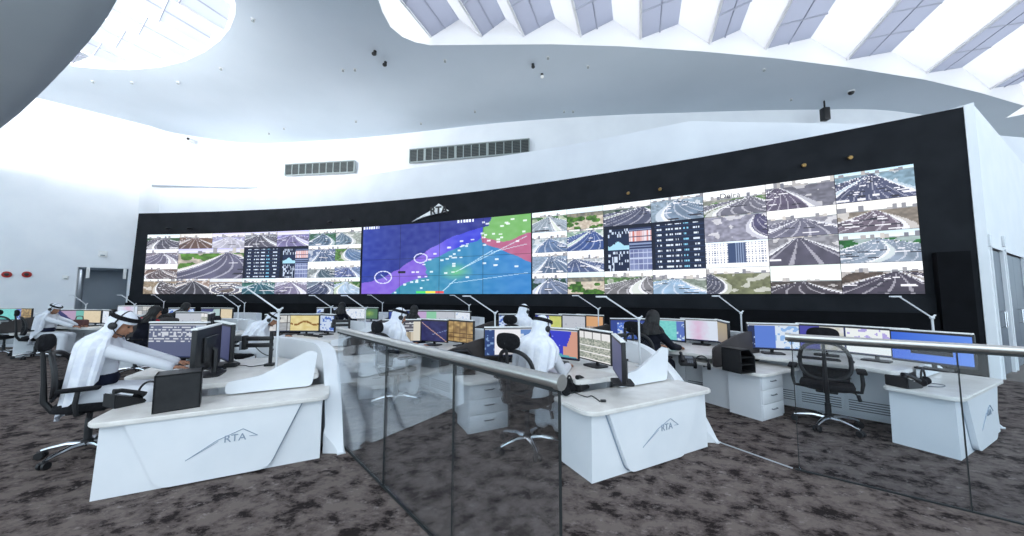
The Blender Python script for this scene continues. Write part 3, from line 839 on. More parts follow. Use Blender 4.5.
# ------------------------------------------------------------------ small fittings on the soffit
mb = MB(); mb.lathe([(.06, 0), (.06, -.015), (.035, -.02)], 14); k1 = mb.mesh('rose', lampwhite)
mb = MB(); mb.lathe([(.022, -.02), (.022, -.06), (.04, -.065), (.04, -.075)], 12); k2 = mb.mesh('sprinkler_head', ventgrey)
mb = MB(); mb.lathe([(.05, 0), (.05, -.08)], 12); b1 = mb.mesh('mount', black_pl)
mb = MB(); mb.lathe([(.03, 0), (.06, .02), (.06, .14), (.045, .16)], 14, Matrix.Translation((0, 0, -.1)) @ Matrix.Rotation(R(125), 4, 'X')); b2 = mb.mesh('lamp_head', black_pl)
mb = MB(); mb.lathe([(.03, 0), (.06, .02), (.06, .14), (.045, .16)], 14, Matrix.Translation((0, 0, -.1)) @ Matrix.Rotation(R(125), 4, 'X')); b3 = mb.mesh('lamp_head', paper)
mb = MB(); mb.lathe([(.12, 0), (.12, -.05)], 16); d1 = mb.mesh('base', lampwhite)
mb = MB(); mb.ell((0, 0, -.06), (.1, .1, .1)); d2 = mb.mesh('dome', black_pl)
for px, py, kd, lb in ((375, 51, 's', 'black ceiling spotlight left of the big skylight corner, upper of two'), (385.5, 62, 's', 'black ceiling spotlight left of the big skylight corner, lower of two'),
    (355, 69, 'p', 'right one of two tiny sprinklers left of the black spotlights'), (343, 69.5, 'p', 'left one of two tiny sprinklers left of the black spotlights'),
    (445, 60, 'p', 'sprinkler just below the big skylight left corner'), (533, 64, 's', 'black ceiling spotlight above the white one'), (542, 74, 'w', 'white ceiling spotlight in the middle of the soffit'),
    (548, 57, 'p', 'sprinkler between skylight edge and the white spotlight'), (269, 133, 'p', 'white sprinkler above the shorter air vent'), (284, 128, 'p', 'small sprinkler at upper right of the one above the vent'),
    (356, 121, 'p', 'sprinkler on soffit between the two air vents'), (408, 138, 'p', 'sprinkler close to soffit edge left of longer vent'), (421, 123, 'p', 'small sprinkler above the longer vent left end'),
    (475, 111, 'p', 'sprinkler above the longer vent right half'), (564, 111, 'p', 'left one of two sprinklers right of the longer vent'), (573, 111, 'p', 'right one of two sprinklers right of the longer vent'),
    (764, 69, 'p', 'sprinkler below the right part of the big skylight'), (851, 91, 'd', 'black dome camera on the soffit at right'), (791, 99, 'p', 'sprinkler left of and below the dome camera'),
    (93, 81, 'p', 'leftmost sprinkler below the oval skylight'), (132, 82, 'p', 'middle sprinkler below the oval skylight'), (178, 82, 'p', 'right sprinkler below the oval skylight'),
    (221, 68, 'p', 'sprinkler beside the oval skylight lower right edge'), (253, 19, 'p', 'sprinkler right of the oval skylight near photo top'), (588, 66, 'p', 'sprinkler right of the white spotlight near skylight edge')):
    p = at_z(px, py, CEIL)
    t = thing({'p': 'sprinkler', 's': 'ceiling_spotlight', 'w': 'ceiling_spotlight', 'd': 'dome_camera'}[kd], lb, {'p': 'sprinkler', 's': 'spotlight', 'w': 'spotlight', 'd': 'camera'}[kd], p, 0, {'p': 'sprinklers on the soffit', 's': 'spotlights on the soffit', 'w': 'spotlights on the soffit', 'd': None}[kd])
    for nm, me in {'p': (('rose', k1), ('sprinkler_head', k2)), 's': (('mount', b1), ('lamp_head', b2)), 'w': (('mount', b1), ('lamp_head', b3)), 'd': (('base', d1), ('dome', d2))}[kd]: link(nm, me, t)
# ================================================================== kinds
Rz = lambda a: Matrix.Rotation(R(a), 4, 'Z'); Rx = lambda a: Matrix.Rotation(R(a), 4, 'X'); Ry = lambda a: Matrix.Rotation(R(a), 4, 'Y')
T = lambda *a: Matrix.Translation(a)
def rounded(poly, r, n=4):
    out = []; N = len(poly)
    for i in range(N):
        p = Vector((*poly[i], 0)); a = Vector((*poly[i - 1], 0)); b = Vector((*poly[(i + 1) % N], 0))
        rr = r[i] if isinstance(r, (list, tuple)) else r
        if rr <= 0: out.append((p.x, p.y)); continue
        rr = min(rr, (a - p).length * .45, (b - p).length * .45)
        s = p + (a - p).normalized() * rr; e = p + (b - p).normalized() * rr
        for k in range(n + 1):
            t = k / n; q = s * (1 - t) ** 2 + p * 2 * t * (1 - t) + e * t * t; out.append((q.x, q.y))
    return out

# ---- office chair (faces +y)
def chair_proto():
    parts = []
    for k in range(5):
        a = 72 * k + 90
        mb = MB(); mb.tube([(0, 0.03, .105), (0, .14, .115), (0, .26, .095), (0, .325, .078)], [.026, .024, .018, .014], 8); mb.bm.transform(Rz(a))
        leg = mb.mesh('base_leg', chrome)
        mb = MB()
        for sx in (-.022, .022): mb.lathe([(.012, -.011), (.033, -.011), (.036, 0), (.033, .011), (.012, .011)], 14, T(sx, .325, .036) @ Ry(90))
        mb.tube([(0, .325, .04), (0, .325, .085)], .012, 8); mb.rbox(-.02, .02, .3, .35, .05, .075, .006)
        mb.bm.transform(Rz(a)); parts.append(('base_leg', leg, [('caster', mb.mesh('caster', black_pl))]))
    mb = MB(); mb.lathe([(.045, .085), (.045, .14), (.03, .15), (.03, .28), (.022, .28), (.022, .44)], 16); parts.append(('gas_column', mb.mesh('gas_column', black_pl), []))
    mb = MB(); mb.rbox(-.1, .1, -.14, .12, .42, .46, .012); mb.tube([(.1, .03, .44), (.24, .05, .43), (.27, .05, .4)], .009, 8); mb.tube([(.27, .05, .41), (.285, .05, .34)], .018, 8)
    parts.append(('tilt_mechanism', mb.mesh('tilt_mechanism', black_pl), []))
    # seat cushion
    P = []; pr = [(.0, .455), (.8, .455), (.97, .47), (1, .495), (.95, .53), (.8, .54), (.4, .532), (0, .53)]
    mb = MB(); N = 28
    for f, z in pr:
        row = []
        for k in range(N):
            a = 2 * PI * k / N; c, s = math.cos(a), math.sin(a)
            x = .255 * f * math.copysign(abs(c) ** .62, c); y = .02 + .25 * f * math.copysign(abs(s) ** .62, s)
            row.append((x, y, z - (.03 if s > .5 and z > .5 else 0) * (s - .5) * 2 * f))
        P.append(row)
    mb.grid(P, True); bmesh.ops.remove_doubles(mb.bm, verts=mb.bm.verts[:], dist=.0005)
    parts.append(('seat', mb.mesh('seat', black_fab), []))
    # back: oval ring, mesh, lumbar pad, spine
    def bk(x, z):     # back surface: curved in plan and in profile
        t = z - .55
        return Vector((x, -.235 - .10 * t - .05 * math.sin(min(t, .6) * 5) * -.6 + x * x * .9, z))
    def ring(f):
        pts = []
        for k in range(40):
            a = 2 * PI * k / 40; c, s = math.cos(a), math.sin(a)
            x = .225 * f * math.copysign(abs(c) ** .75, c) * (1 - .06 * s); z = .815 + .215 * f * math.copysign(abs(s) ** .8, s)
            pts.append(bk(x, z))
        return pts
    mb = MB(); mb.tube(ring(1), .021, 8, closed=True); parts.append(('backrest_frame', mb.mesh('backrest_frame', black_pl), []))
    mb = MB(); mb.grid([ring(1), ring(.75), ring(.5), ring(.25), ring(.02)], True); parts.append(('back_mesh', mb.mesh('back_mesh', meshfab), []))
    mb = MB(); mb.grid([[bk(x / 10 * .2, z) + Vector((0, d + .0, 0)) for x in range(-10, 11)] for z, d in ((.58, .0), (.6, .02), (.66, .03), (.72, .02), (.745, .0))]); solid(mb, .02)
    parts.append(('lumbar_pad', mb.mesh('lumbar_pad', black_fab), []))
    mb = MB(); mb.tube([(0, -.1, .44), (0, -.24, .46), (0, -.30, .56), (0, -.31, .75), (0, -.33, 1.0), (0, -.35, 1.12)], [.03, .03, .026, .02, .016, .014], 8)
    parts.append(('spine', mb.mesh('spine', black_pl), []))
    mb = MB(); P = []
    for f, dy in ((0, -.035), (.7, -.035), (1, -.015), (1, .015), (.75, .032), (0, .036)):
        P.append([(.145 * f * math.copysign(abs(math.cos(a)) ** .7, math.cos(a)), -.325 + dy + .7 * (.145 * f * math.cos(a)) ** 2, 1.13 + .082 * f * math.copysign(abs(math.sin(a)) ** .8, math.sin(a))) for a in [2 * PI * k / 24 for k in range(24)]])
    mb.grid(P, True); bmesh.ops.remove_doubles(mb.bm, verts=mb.bm.verts[:], dist=.0005); parts.append(('headrest', mb.mesh('headrest', black_fab), []))
    for s in (-1, 1):
        mb = MB(); mb.tube([(s * .2, 0, .45), (s * .3, -.02, .46), (s * .315, -.03, .56), (s * .31, -.02, .68)], [.018, .018, .02, .018], 8)
        mb2 = MB(); mb2.rbox(s * .31 - .045, s * .31 + .045, -.15, .12, .68, .715, .014)
        parts.append(('armrest', mb.mesh('armrest', black_pl), [('arm_pad', mb2.mesh('arm_pad', black_fab))]))
    return parts
CHAIR = chair_proto()

# ---- return cabinet: local x' outward (face at 0), y' along, origin at near outer corner
def logo_parts():
    """outline of a sail with lettering, lying in the y'-z plane, facing +x'"""
    out = [(-.36, -.13), (-.06, .06), (.20, .16), (.36, .05), (.20, .045)]
    mb = MB()
    pts = [(0, y, z) for y, z in out]
    for a, b in zip(pts[:4], pts[1:4]): mb.tube([a, b], .005, 5)
    mb.tube([pts[0], (0, -.16, -.02), (0, -.05, .045)], .0035, 5)
    mb.tube([pts[3], (0, .27, .055)], .0035, 5)
    m1 = mb.mesh('logo_outline', greyline)
    M = Matrix(((0, 0, 1, 0), (1, 0, 0, 0), (0, 1, 0, 0), (0, 0, 0, 1)))
    m2 = text_mesh('RTA', .125, .003, 'logo_lettering', greyline, M)
    m2.transform(T(0, .12, .055))
    return m1, m2
def return_proto(L=1.55):
    parts = []
    mb = MB(); D = .46
    v = [(-D, 0, 0), (0, 0, 0), (0, L, 0), (-D, L, 0)]; t = [(-D, .015, .56), (-.01, .015, .56), (-.01, L, .56), (-D, L, .56)]
    a = [mb.bm.verts.new(p) for p in v]; b = [mb.bm.verts.new(p) for p in t]
    for i in range(4): mb.bm.faces.new((a[i], a[(i + 1) % 4], b[(i + 1) % 4], b[i]))
    mb.bm.faces.new(a[::-1]); mb.bm.faces.new(b)
    parts.append(('cabinet_body', mb.mesh('cabinet_body', white_lam, False), []))
    mb = MB(); mb.prism(rounded([(-.49, -.07), (.06, -.07), (.06, L + .06), (-.49, L + .06)], [.05, .16, .1, .02]), .56, .6)
    bmesh.ops.bevel(mb.bm, geom=[e for e in mb.bm.edges if abs(e.verts[0].co.z - e.verts[1].co.z) < 1e-6], offset=.008, segments=2, affect='EDGES')
    parts.append(('cabinet_top', mb.mesh('cabinet_top', desk_top), []))
    # applied front panel, wider at the top, lower corners rounded
    pl = rounded([(.17, .558), (.39, .015), (L - .41, .015), (L - .17, .558)], [0, .08, .08, 0], 5)
    mb = MB(); M = Matrix(((0, 0, 1, 0), (1, 0, 0, 0), (0, 1, 0, 0), (0, 0, 0, 1)))
    mb.prism(pl, -.012, .045, M)
    for q in mb.bm.verts: q.co.x += -.008 * q.co.z / .56
    l1, l2 = logo_parts()
    MM = T(.043, L * .5 + .03, .29) @ Matrix.Scale(.68, 4)
    l1.transform(MM); l2.transform(MM)
    m3 = MB(); m3.prism(rounded([(.158, .556), (.382, .006), (L - .402, .006), (L - .158, .556)], [0, .085, .085, 0], 5), -.012, .003, M)  # grey backing sheet, paints the shade line round the front panel
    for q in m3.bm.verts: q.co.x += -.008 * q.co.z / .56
    parts.append(('front_panel', mb.mesh('front_panel', white_lam, False), [('logo_outline', l1), ('logo_lettering', l2), ('painted_gap_shade', m3.mesh('painted_gap_shade', greyline, False))]))
    return parts
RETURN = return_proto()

# ---- drawer pedestal: drawers on face x'=0
def pedestal_proto():
    parts = []; w, d, h = .42, .5, .555
    mb = MB(); mb.box(-w, -.02, 0, d, 0, h); parts.append(('pedestal_body', mb.mesh('pedestal_body', white_lam, False), []))
    for z0, z1 in ((.03, .2), (.205, .375), (.38, .55)):
        mb = MB(); mb.rbox(-.021, 0, .006, d - .006, z0, z1, .003)
        m2 = MB(); m2.tube([(0, d / 2 - .06, z1 - .07), (.02, d / 2 - .05, z1 - .07), (.02, d / 2 + .05, z1 - .07), (0, d / 2 + .06, z1 - .07)], .006, 6)
        parts.append(('drawer', mb.mesh('drawer', white_lam), [('handle', m2.mesh('handle', grey_metal))]))
    return parts
PED = pedestal_proto()
mb = MB(); mb.prism(rounded([(-.96, -.05), (.06, -.09), (.06, .8), (-.9, .8)], [.06, .12, .02, .02]), .56, .6)
bmesh.ops.bevel(mb.bm, geom=[e for e in mb.bm.edges if abs(e.verts[0].co.z - e.verts[1].co.z) < 1e-6], offset=.008, segments=2, affect='EDGES')
SIDETOP = [('worktop', mb.mesh('worktop', desk_top), [])]

# ---- main console (local x right, y forward, chair at origin)
wv = Vector((.309, .951, 0)); nv_ = Vector((.951, -.309, 0)); P1L = Vector((.95, -.05, 0))
def wn_pt(s, n): 
    q = P1L + nv_ * n + wv * s; return (q.x, q.y)
def console_proto(end, dark=True):
    parts = []
    if end: poly = rounded([(-.84, .5), (-.72, .42), (.36, .42), (.56, .30), wn_pt(.40, -.44), wn_pt(1.5, -.42), (.6, 1.6), (0, 1.56), (-.56, 1.42)], [.05, .1, .1, .05, .06, .05, .1, .1, .1])
    else: poly = rounded([(-.84, .5), (-.72, .42), (.95, .42), (1.05, .5), (1.2, 1.5), (.6, 1.6), (0, 1.56), (-.56, 1.42)], [.05, .1, .1, .05, .06, .05, .1, .1])
    mb = MB(); mb.prism(poly, .675, .725)
    bmesh.ops.bevel(mb.bm, geom=[e for e in mb.bm.edges if abs(e.verts[0].co.z - e.verts[1].co.z) < 1e-6], offset=.01, segments=2, affect='EDGES')
    parts.append(('desktop', mb.mesh('desktop', desk_top), []))
    X1 = .62 if end else 1.0
    mb = MB(); mb.box(-.8, X1, .84, .88, .03, .68); mb.box(-.8, X1, .86, .9, 0, .05)
    subs = []
    w3 = (X1 + .79) / 3
    for x0, x1 in [(-.79 + i * w3, -.8 + (i + 1) * w3) for i in range(3)]:
        m2 = MB(); m2.rbox(x0, x1, .825, .842, .05, .67, .003); subs.append(('cabinet_door', m2.mesh('cabinet_door', white_lam)))
        m2 = MB()
        for k in range(5): m2.box(x0 + .03, x1 - .03, .8235, .8262, .1 + k * .03, .112 + k * .03)
        subs.append(('vent_slots', m2.mesh('vent_slots', grey_metal)))
        m2 = MB(); m2.lathe([(.012, 0), (.012, .012)], 10, T(x0 + .06, .824, .5) @ Rx(90)); subs.append(('lock', m2.mesh('lock', grey_metal)))
    parts.append(('modesty_panel', mb.mesh('modesty_panel', white_lam, False), subs))
    mb = MB(); mb.box(-.82, -.78, .75, 1.2, 0, .68); parts.append(('end_panel', mb.mesh('end_panel', white_lam, False), []))
    # sweeping outer shell
    path = smooth_path([(-.98, 1.36), (-.55, 1.62), (.1, 1.76), (.62, 1.78), (.98, 1.73), (1.28, 1.67), (1.50, 1.625)] if end else [(-.98, 1.36), (-.55, 1.62), (.1, 1.76), (.62, 1.76), (1.1, 1.62)], 8)
    def top(x):
        if x < .30 or not end: return .98
        t = min(1, (x - .30) / 1.18); return max(.012, .98 * (1 - t ** 2.5))
    mb = MB(); P = []
    for i, p in enumerate(path):
        a = path[max(i - 1, 0)]; b = path[min(i + 1, len(path) - 1)]; d = (b - a).normalized(); n = Vector((d.y, -d.x, 0))
        z = top(p.x); inn = p + n * (.16 if z > .2 else .16 * max(z, .05) / .2 + .02); o = p - n * .02
        zb = 0.0
        P.append([(o.x, o.y, zb), (p.x, p.y, z * .98), (p.x + n.x * .015, p.y + n.y * .015, z), (inn.x, inn.y, z), (inn.x, inn.y, zb)])
    mb.grid(P, True); mb.bm.verts.ensure_lookup_table()
    mb.bm.faces.new(mb.bm.verts[:5]); mb.bm.faces.new(mb.bm.verts[-5:])
    parts.append(('outer_shell', mb.mesh('outer_shell', white_lam), []))
    def shield(sz, M, mat, name):
        mb = MB(); Q = Matrix(((0, 0, 1, 0), (1, 0, 0, 0), (0, 1, 0, 0), (0, 0, 0, 1)))
        mb.prism(rounded(sz, .05), -.015, .015, M @ Q); return (name, mb.mesh(name, mat, False), [])
    a = math.degrees(math.atan2(-.309, .951)); bp = wn_pt(0, -.40)
    if end: parts.append(shield([(.70, .615), (.70, .73), (.98, .77), (1.40, .99), (1.48, .97), (1.44, .615)], T(bp[0], bp[1], 0) @ Rz(a), white_lam, 'side_shield'))
    if dark: parts.append(shield([(.0, .602), (.0, .86), (.5, 1.0), (.85, 1.05), (1.1, 1.02), (1.1, .602)], T(-1.10, -.24, 0) @ Rz(a), dark_panel, 'dark_shield'))
    return parts
CONSOLE = console_proto(True); CONSOLE_MID = console_proto(False); CONSOLE_BARE = console_proto(True, False)

# ---- monitors (origin at the foot, screen faces -y)
def housing():
    mb = MB(); mb.rbox(-.29, .29, -.012, .022, .055, .39, .006); mb.rbox(-.16, .16, .02, .045, .12, .32, .012); return mb.mesh('housing', black_pl)
HOUS = housing()
mb = MB(); mb.rbox(-.285, .285, -.02, .024, .388, .402, .004); BAR = mb.mesh('top_bar', paper)
mb = MB(); mb.tube([(0, .06, .012), (0, .06, .2), (0, .03, .22)], .02, 8); NECK = mb.mesh('stand_neck', black_pl)
mb = MB(); mb.prism(rounded([(-.12, -.06), (.12, -.06), (.12, .12), (-.12, .12)], .04), 0, .014); BASE = mb.mesh('stand_base', black_pl)
SCREENS = {}
def scr(kind):
    if kind in SCREENS: return SCREENS[kind]
    rr = random.Random(kind); seq = [rr.random() for _ in range(997)]
    def nz(u, v, a=18, b=13): return soft(seq, u, v, a, b) if a != 30 else seq[(int(u * a) * 31 + int(v * b) * 17) % 997]
    def f(u, v):
        if v > .955: return (.75, .77, .8) if kind in ('bluemap', 'whitepage', 'blueapp', 'teal', 'pinkchart', 'list') else (.2, .2, .22)
        if v < .05 and kind not in ('night', 'cctv', 'yellow'): return (.16, .2, .34)
        if kind == 'list':
            if v < .48: return (.34, .37, .5)
            if u > .82: return (.66, .72, .8)
            return (.82, .84, .88) if nz(u, v, 30, 18) > .45 and (v * 14) % 1 > .35 else (.38, .41, .52)
        if kind == 'dim': return mixc((.26, .28, .42), (.33, .35, .5), v)
        if kind == 'whitepage':
            if u < .2: return (.16, .26, .48) if nz(u, v) > .3 else (.5, .62, .8)
            if u > .74: return (.4, .55, .8) if nz(u, v) > .35 else (.85, .9, .96)
            return (.95, .95, .97)
        if kind == 'bluemap':
            if v < .3 - .25 * u: return (.35, .66, .7)
            if u > .86 - (.9 - v) * .2 or (u > .68 and v < .42): return (.84, .62, .54)
            return (.62, .68, .95) if nz(u, v) > .8 else (.22, .25, .8)
        if kind == 'cctv':
            if v > .72: return (.93, .93, .93) if (u * 4) % 1 > .1 else (.3, .3, .3)
            w = (v * 4.2) % 1
            if w < .1: return (.95, .95, .95)
            return mixc((.5, .54, .5), (.82, .82, .78), nz(u, v, 30, 30))
        if kind == 'tiles':
            if (u * 3) % 1 < .06 or (v * 2) % 1 < .08: return (.2, .19, .2)
            i = int(u * 3) * 2 + int(v * 2)
            return mixc(((.92, .92, .92), (.68, .7, .7), (.7, .72, .74), (.9, .9, .88), (.8, .82, .82), (.86, .86, .84))[i % 6], (.5, .5, .52), nz(u, v) * .4)
        if kind == 'panelgrey':
            if u > .82: return (.86, .84, .78)
            if v < .45: return (.62, .58, .5) if (u * 6) % 1 < .5 else (.82, .78, .7)
            return (.36, .36, .4) if (v * 7) % 1 > .4 or nz(u, v) < .4 else (.84, .86, .88)
        if kind == 'night':
            d = abs(v - (1.05 - u * 1.05))
            if d < .02: return (.8, .66, .6)
            if .5 < u and abs(v - .3 - .5 * (u - .5)) < .015: return (.5, .56, .75)
            return mixc((.17, .17, .34), (.26, .28, .5), nz(u, v, 12, 10) * .7)
        if kind == 'yellow':
            if (u * 4) % 1 < .05 or (v * 5) % 1 < .06: return (.36, .27, .18)
            return mixc((.86, .74, .5), (.46, .36, .24), nz(u, v, 9, 10))
        if kind == 'cream': return mixc((.9, .84, .72), (.82, .75, .62), nz(u, v) * .5)
        if kind == 'brown': return mixc((.66, .60, .46), (.56, .52, .48), 1 - v)
        if kind == 'gold':
            return (.55, .38, .15) if abs(v - .5 + .1 * math.sin(u * 9)) < .06 and nz(u, v) > .3 else mixc((.93, .88, .66), (.82, .72, .42), nz(u, v, 8, 8) * .6)
        if kind == 'blueapp':
            if u < .14: return (.12, .17, .34) if nz(u, v) > .35 else (.7, .76, .86)
            if u < .55: return (.36, .5, .84)
            return (.86, .91, .97) if nz(u, v) > .4 else (.56, .72, .92)
        if kind == 'bluetext':
            if u < .18 or v > .86: return (.2, .28, .58)
            if nz(u, v, 24, 22) > .62: return (.8, .86, .95)
            return (.3, .45, .82)
        if kind == 'teal':
            if u > .8: return (.36, .46, .76) if nz(u, v) > .3 else (.8, .88, .95)
            return mixc((.42, .78, .78), (.54, .86, .84), nz(u, v, 24, 20))
        if kind == 'pinkchart':
            e = abs(u - .45) * 3
            return mixc((.86, .72, .84), (.86, .9, .96), min(1, e + .3 * nz(u, v)))
        if kind == 'diag':
            return (.7, .8, .8) if u > .5 + (1 - v) * .1 - .1 and u > v * .35 + .35 else (.28, .3, .5)
        if kind == 'diagpink':
            return (.46, .74, .7) if u > .72 else ((.72, .62, .74) if u > .75 - v * .55 else (.2, .22, .42))
        if kind == 'greenmap': return mixc((.62, .74, .36), (.32, .48, .36), min(1, math.hypot(u - .5, v - .5) * 2.4 + .3 * nz(u, v)))
        if kind == 'lilacgreen': return (.76, .66, .82) if u < .5 else (.55, .8, .66)
        if kind == 'bluewhite': return (.8, .86, .95) if nz(u, v, 14, 10) > .4 else (.3, .45, .78)
        if kind == 'bright':
            if u < .06: return (.2, .24, .4)
            return (.95, .97, .97) if v < .6 or nz(u, v) > .3 else (.7, .66, .9)
        if kind == 'sheet': return (.9, .93, .97) if nz(u, v) > .25 else (.7, .78, .9)
        if kind == 'bluedesk':
            if .25 < u < .78 and .25 < v < .7: return (.08, .09, .12) if nz(u, v) < .85 or v < .5 else (.8, .8, .3)
            return mixc((.24, .42, .86), (.4, .58, .95), u)
        if kind == 'purplewhite': return (.3, .3, .66) if u < .4 else mixc((.78, .78, .7), (.9, .9, .92), nz(u, v))
        if kind == 'yellowmap': return (.24, .28, .78) if u < .45 + .1 * math.sin(v * 9) else mixc((.75, .8, .42), (.86, .84, .5), nz(u, v, 10, 10))
        if kind == 'palegrey': return (.76, .78, .82) if nz(u, v) > .2 else (.6, .62, .7)
        if kind == 'orange': return (.86, .66, .48) if v > .4 else mixc((.84, .78, .72), (.6, .5, .46), nz(u, v))
        return (.5, .5, .55)
    me = picture_mesh(lambda u, v: Vector((-.277 + .554 * u, -.0135, .07 + .308 * v)), 44, 26, f, 'screen', desk_screen)
    SCREENS[kind] = me; return me
def monitor(loc, rz, kind, label, bar=True):
    subs = [('screen', scr(kind))] + ([('top_bar', BAR)] if bar else [])
    return place('monitor', [('housing', HOUS, subs), ('stand_neck', NECK, []), ('stand_base', BASE, [])], label, 'monitor', loc, rz, 'operator monitors')

# ---- desk lamp: arm reaches to -x and up
def lamp_proto(post=.57):
    parts = []
    mb = MB(); mb.lathe([(.05, 0), (.05, .012), (.02, .02), (.02, .03)], 14); parts.append(('lamp_base', mb.mesh('lamp_base', lampwhite), []))
    mb = MB(); mb.tube([(0, 0, .02), (0, 0, post)], .012, 8); mb.ell((0, 0, post), (.025, .025, .022), u=10, v=8); mb.tube([(0, 0, post), (.045, 0, post + .035)], .011, 6); parts.append(('post', mb.mesh('post', lampwhite), []))
    mb = MB(); mb.tube([(0, .0, post), (-.40, 0, post + .27)], .009, 8); parts.append(('arm', mb.mesh('arm', lampwhite), []))
    mb = MB(); mb.rbox(-.52, -.385, -.018, .018, post + .262, post + .282, .005); parts.append(('lamp_head', mb.mesh('lamp_head', lampwhite), []))
    return parts
LAMP = lamp_proto(); LAMPT = lamp_proto(.68)

# ---- small desk things
mb = MB(); mb.rbox(-.22, .22, -.07, .07, 0, .018, .005); kb = mb.mesh('keyboard_case', black_pl)
mb = MB()
for j in range(4):
    for i in range(14): mb.box(-.205 + i * .0293, -.205 + i * .0293 + .024, -.055 + j * .028, -.055 + j * .028 + .022, .017, .022)
KEYB = [('keyboard_case', kb, [('keys', mb.mesh('keys', dark_cloth, False))])]
mb = MB(); mb.ell((0, 0, .012), (.032, .055, .022)); bmesh.ops.bisect_plane(mb.bm, geom=mb.bm.verts[:] + mb.bm.edges[:] + mb.bm.faces[:], plane_co=(0, 0, 0), plane_no=(0, 0, -1), clear_outer=True)
ms = mb.mesh('mouse_shell', black_pl); mb = MB(); mb.tube([(0, .03, .034), (0, .045, .03)], .006, 6)
MOUSE = [('mouse_shell', ms, [('scroll_wheel', mb.mesh('scroll_wheel', grey_metal))])]
def headset_proto():
    parts = []
    mb = MB(); mb.tube([(.08 * math.cos(a), 0, .07 + .11 * math.sin(a)) for a in [PI * k / 14 for k in range(15)]], .009, 8); parts.append(('headband', mb.mesh('headband', black_pl), []))
    for s in (-1, 1):
        mb = MB(); mb.lathe([(.02, -.022), (.042, -.02), (.046, 0), (.042, .02), (.02, .022)], 16, T(s * .08, 0, .05) @ Ry(90)); parts.append(('ear_cup', mb.mesh('ear_cup', black_fab), []))
    mb = MB(); mb.tube([(.08, .02, .05), (.07, .1, .03), (.02, .14, .02)], .005, 6); mb.ell((.02, .14, .02), (.012, .012, .012), u=8, v=6); parts.append(('microphone', mb.mesh('microphone', black_pl), []))
    return parts
HEADSET = headset_proto()
def phone_proto():
    parts = []
    mb = MB(); mb.bm.verts.new((0, 0, 0)); mb.bm.clear()
    v = [(-.1, -.1, 0), (.1, -.1, 0), (.1, .11, 0), (-.1, .11, 0), (-.1, -.1, .03), (.1, -.1, .03), (.1, .11, .12), (-.1, .11, .12)]
    q = [mb.bm.verts.new(p) for p in v]
    for f in ((3, 2, 1, 0), (4, 5, 6, 7), (0, 1, 5, 4), (1, 2, 6, 5), (2, 3, 7, 6), (3, 0, 4, 7)): mb.bm.faces.new([q[i] for i in f])
    bmesh.ops.bevel(mb.bm, geom=mb.bm.edges[:], offset=.008, segments=2, affect='EDGES'); body = mb.mesh('phone_body', black_pl)
    m2 = MB(); m2.box(-.02, .08, .02, .085, .0, .004, T(0, .0, .078) @ Rx(23)); m3 = MB()
    for i in range(3):
        for j in range(4): m3.box(-.0 + i * .026, .02 + i * .026, -.085 + j * .022, -.07 + j * .022, 0, .006, T(0, 0, .075) @ Rx(23))
    parts.append(('phone_body', body, [('display', m2.mesh('display', grey_metal)), ('keypad', m3.mesh('keypad', grey_metal))]))
    mb = MB(); mb.tube([(-.065, -.1, .07), (-.065, -.06, .095), (-.065, .06, .145), (-.065, .11, .145)], [.024, .018, .018, .024], 10); parts.append(('handset', mb.mesh('handset', black_pl), []))
    return parts
PHONE = phone_proto()
def cable(pts, name, label, r=.005, mat=None):
    p0 = Vector(pts[0]); sp = smooth_path3(pts)
    mb = MB(); mb.tube([p - p0 for p in sp], r, 6); o = link(name, mb.mesh(name, mat or black_pl)); o.location = p0
    return tag(o, label, 'cable')
def smooth_path3(pts, n=5):
    P = [Vector(p) for p in pts]; out = []
    for i in range(len(P) - 1):
        p0, p1, p2, p3 = P[max(i - 1, 0)], P[i], P[i + 1], P[min(i + 2, len(P) - 1)]
        for k in range(n):
            t = k / n
            out.append(.5 * ((2 * p1) + (p2 - p0) * t + (2 * p0 - 5 * p1 + 4 * p2 - p3) * t * t + (3 * p1 - p0 - 3 * p2 + p3) * t ** 3))
    out.append(P[-1]); return out
def tray_proto():      # open-fronted black document box with one slanted corner; open side faces -y
    pl = [(-.13, 0), (.13, 0), (.13, .2), (.03, .3), (-.13, .3)]
    Q = Matrix(((1, 0, 0, 0), (0, 0, -1, 0), (0, 1, 0, 0), (0, 0, 0, 1)))
    mb = MB(); t = .012
    for i in range(5):
        a = Vector((*pl[i], 0)); b = Vector((*pl[(i + 1) % 5], 0)); d = (b - a).normalized(); n = Vector((-d.y, d.x, 0)) * t
        mb.prism([(a.x, a.y), (b.x, b.y), (b.x + n.x, b.y + n.y), (a.x + n.x, a.y + n.y)], -.13, .13, Q)
    parts = [('tray_shell', mb.mesh('tray_shell', black_pl, False), [])]
    mb = MB(); mb.prism(pl, -.13, -.118, Q); parts.append(('back_panel', mb.mesh('back_panel', black_pl, False), []))
    mb = MB(); mb.box(-.12, .12, -.12, .12, .1, .108); mb.box(-.12, .12, -.12, .12, .19, .198) ; parts.append(('shelf', mb.mesh('shelf', black_pl, False), []))
    return parts
TRAY = tray_proto()
def upright_box_proto():
    parts = []; mb = MB(); t = .012
    mb.box(-.15, .15, -.12, -.12 + t, 0, .31); mb.box(-.15, .15, -.12, .12, 0, t)
    mb.box(-.15, -.15 + t, -.12, .12, 0, .31); mb.box(.15 - t, .15, -.12, .12, 0, .31); mb.box(-.15, .15, -.12, .12, .31 - t, .31)
    parts.append(('box_shell', mb.mesh('box_shell', black_pl, False), []))
    mb = MB(); mb.box(-.14, .14, -.1, .11, .1, .11); mb.box(-.14, .14, -.1, .11, .2, .21); parts.append(('shelf', mb.mesh('shelf', black_pl, False), [])); return parts
UPBOX = upright_box_proto()
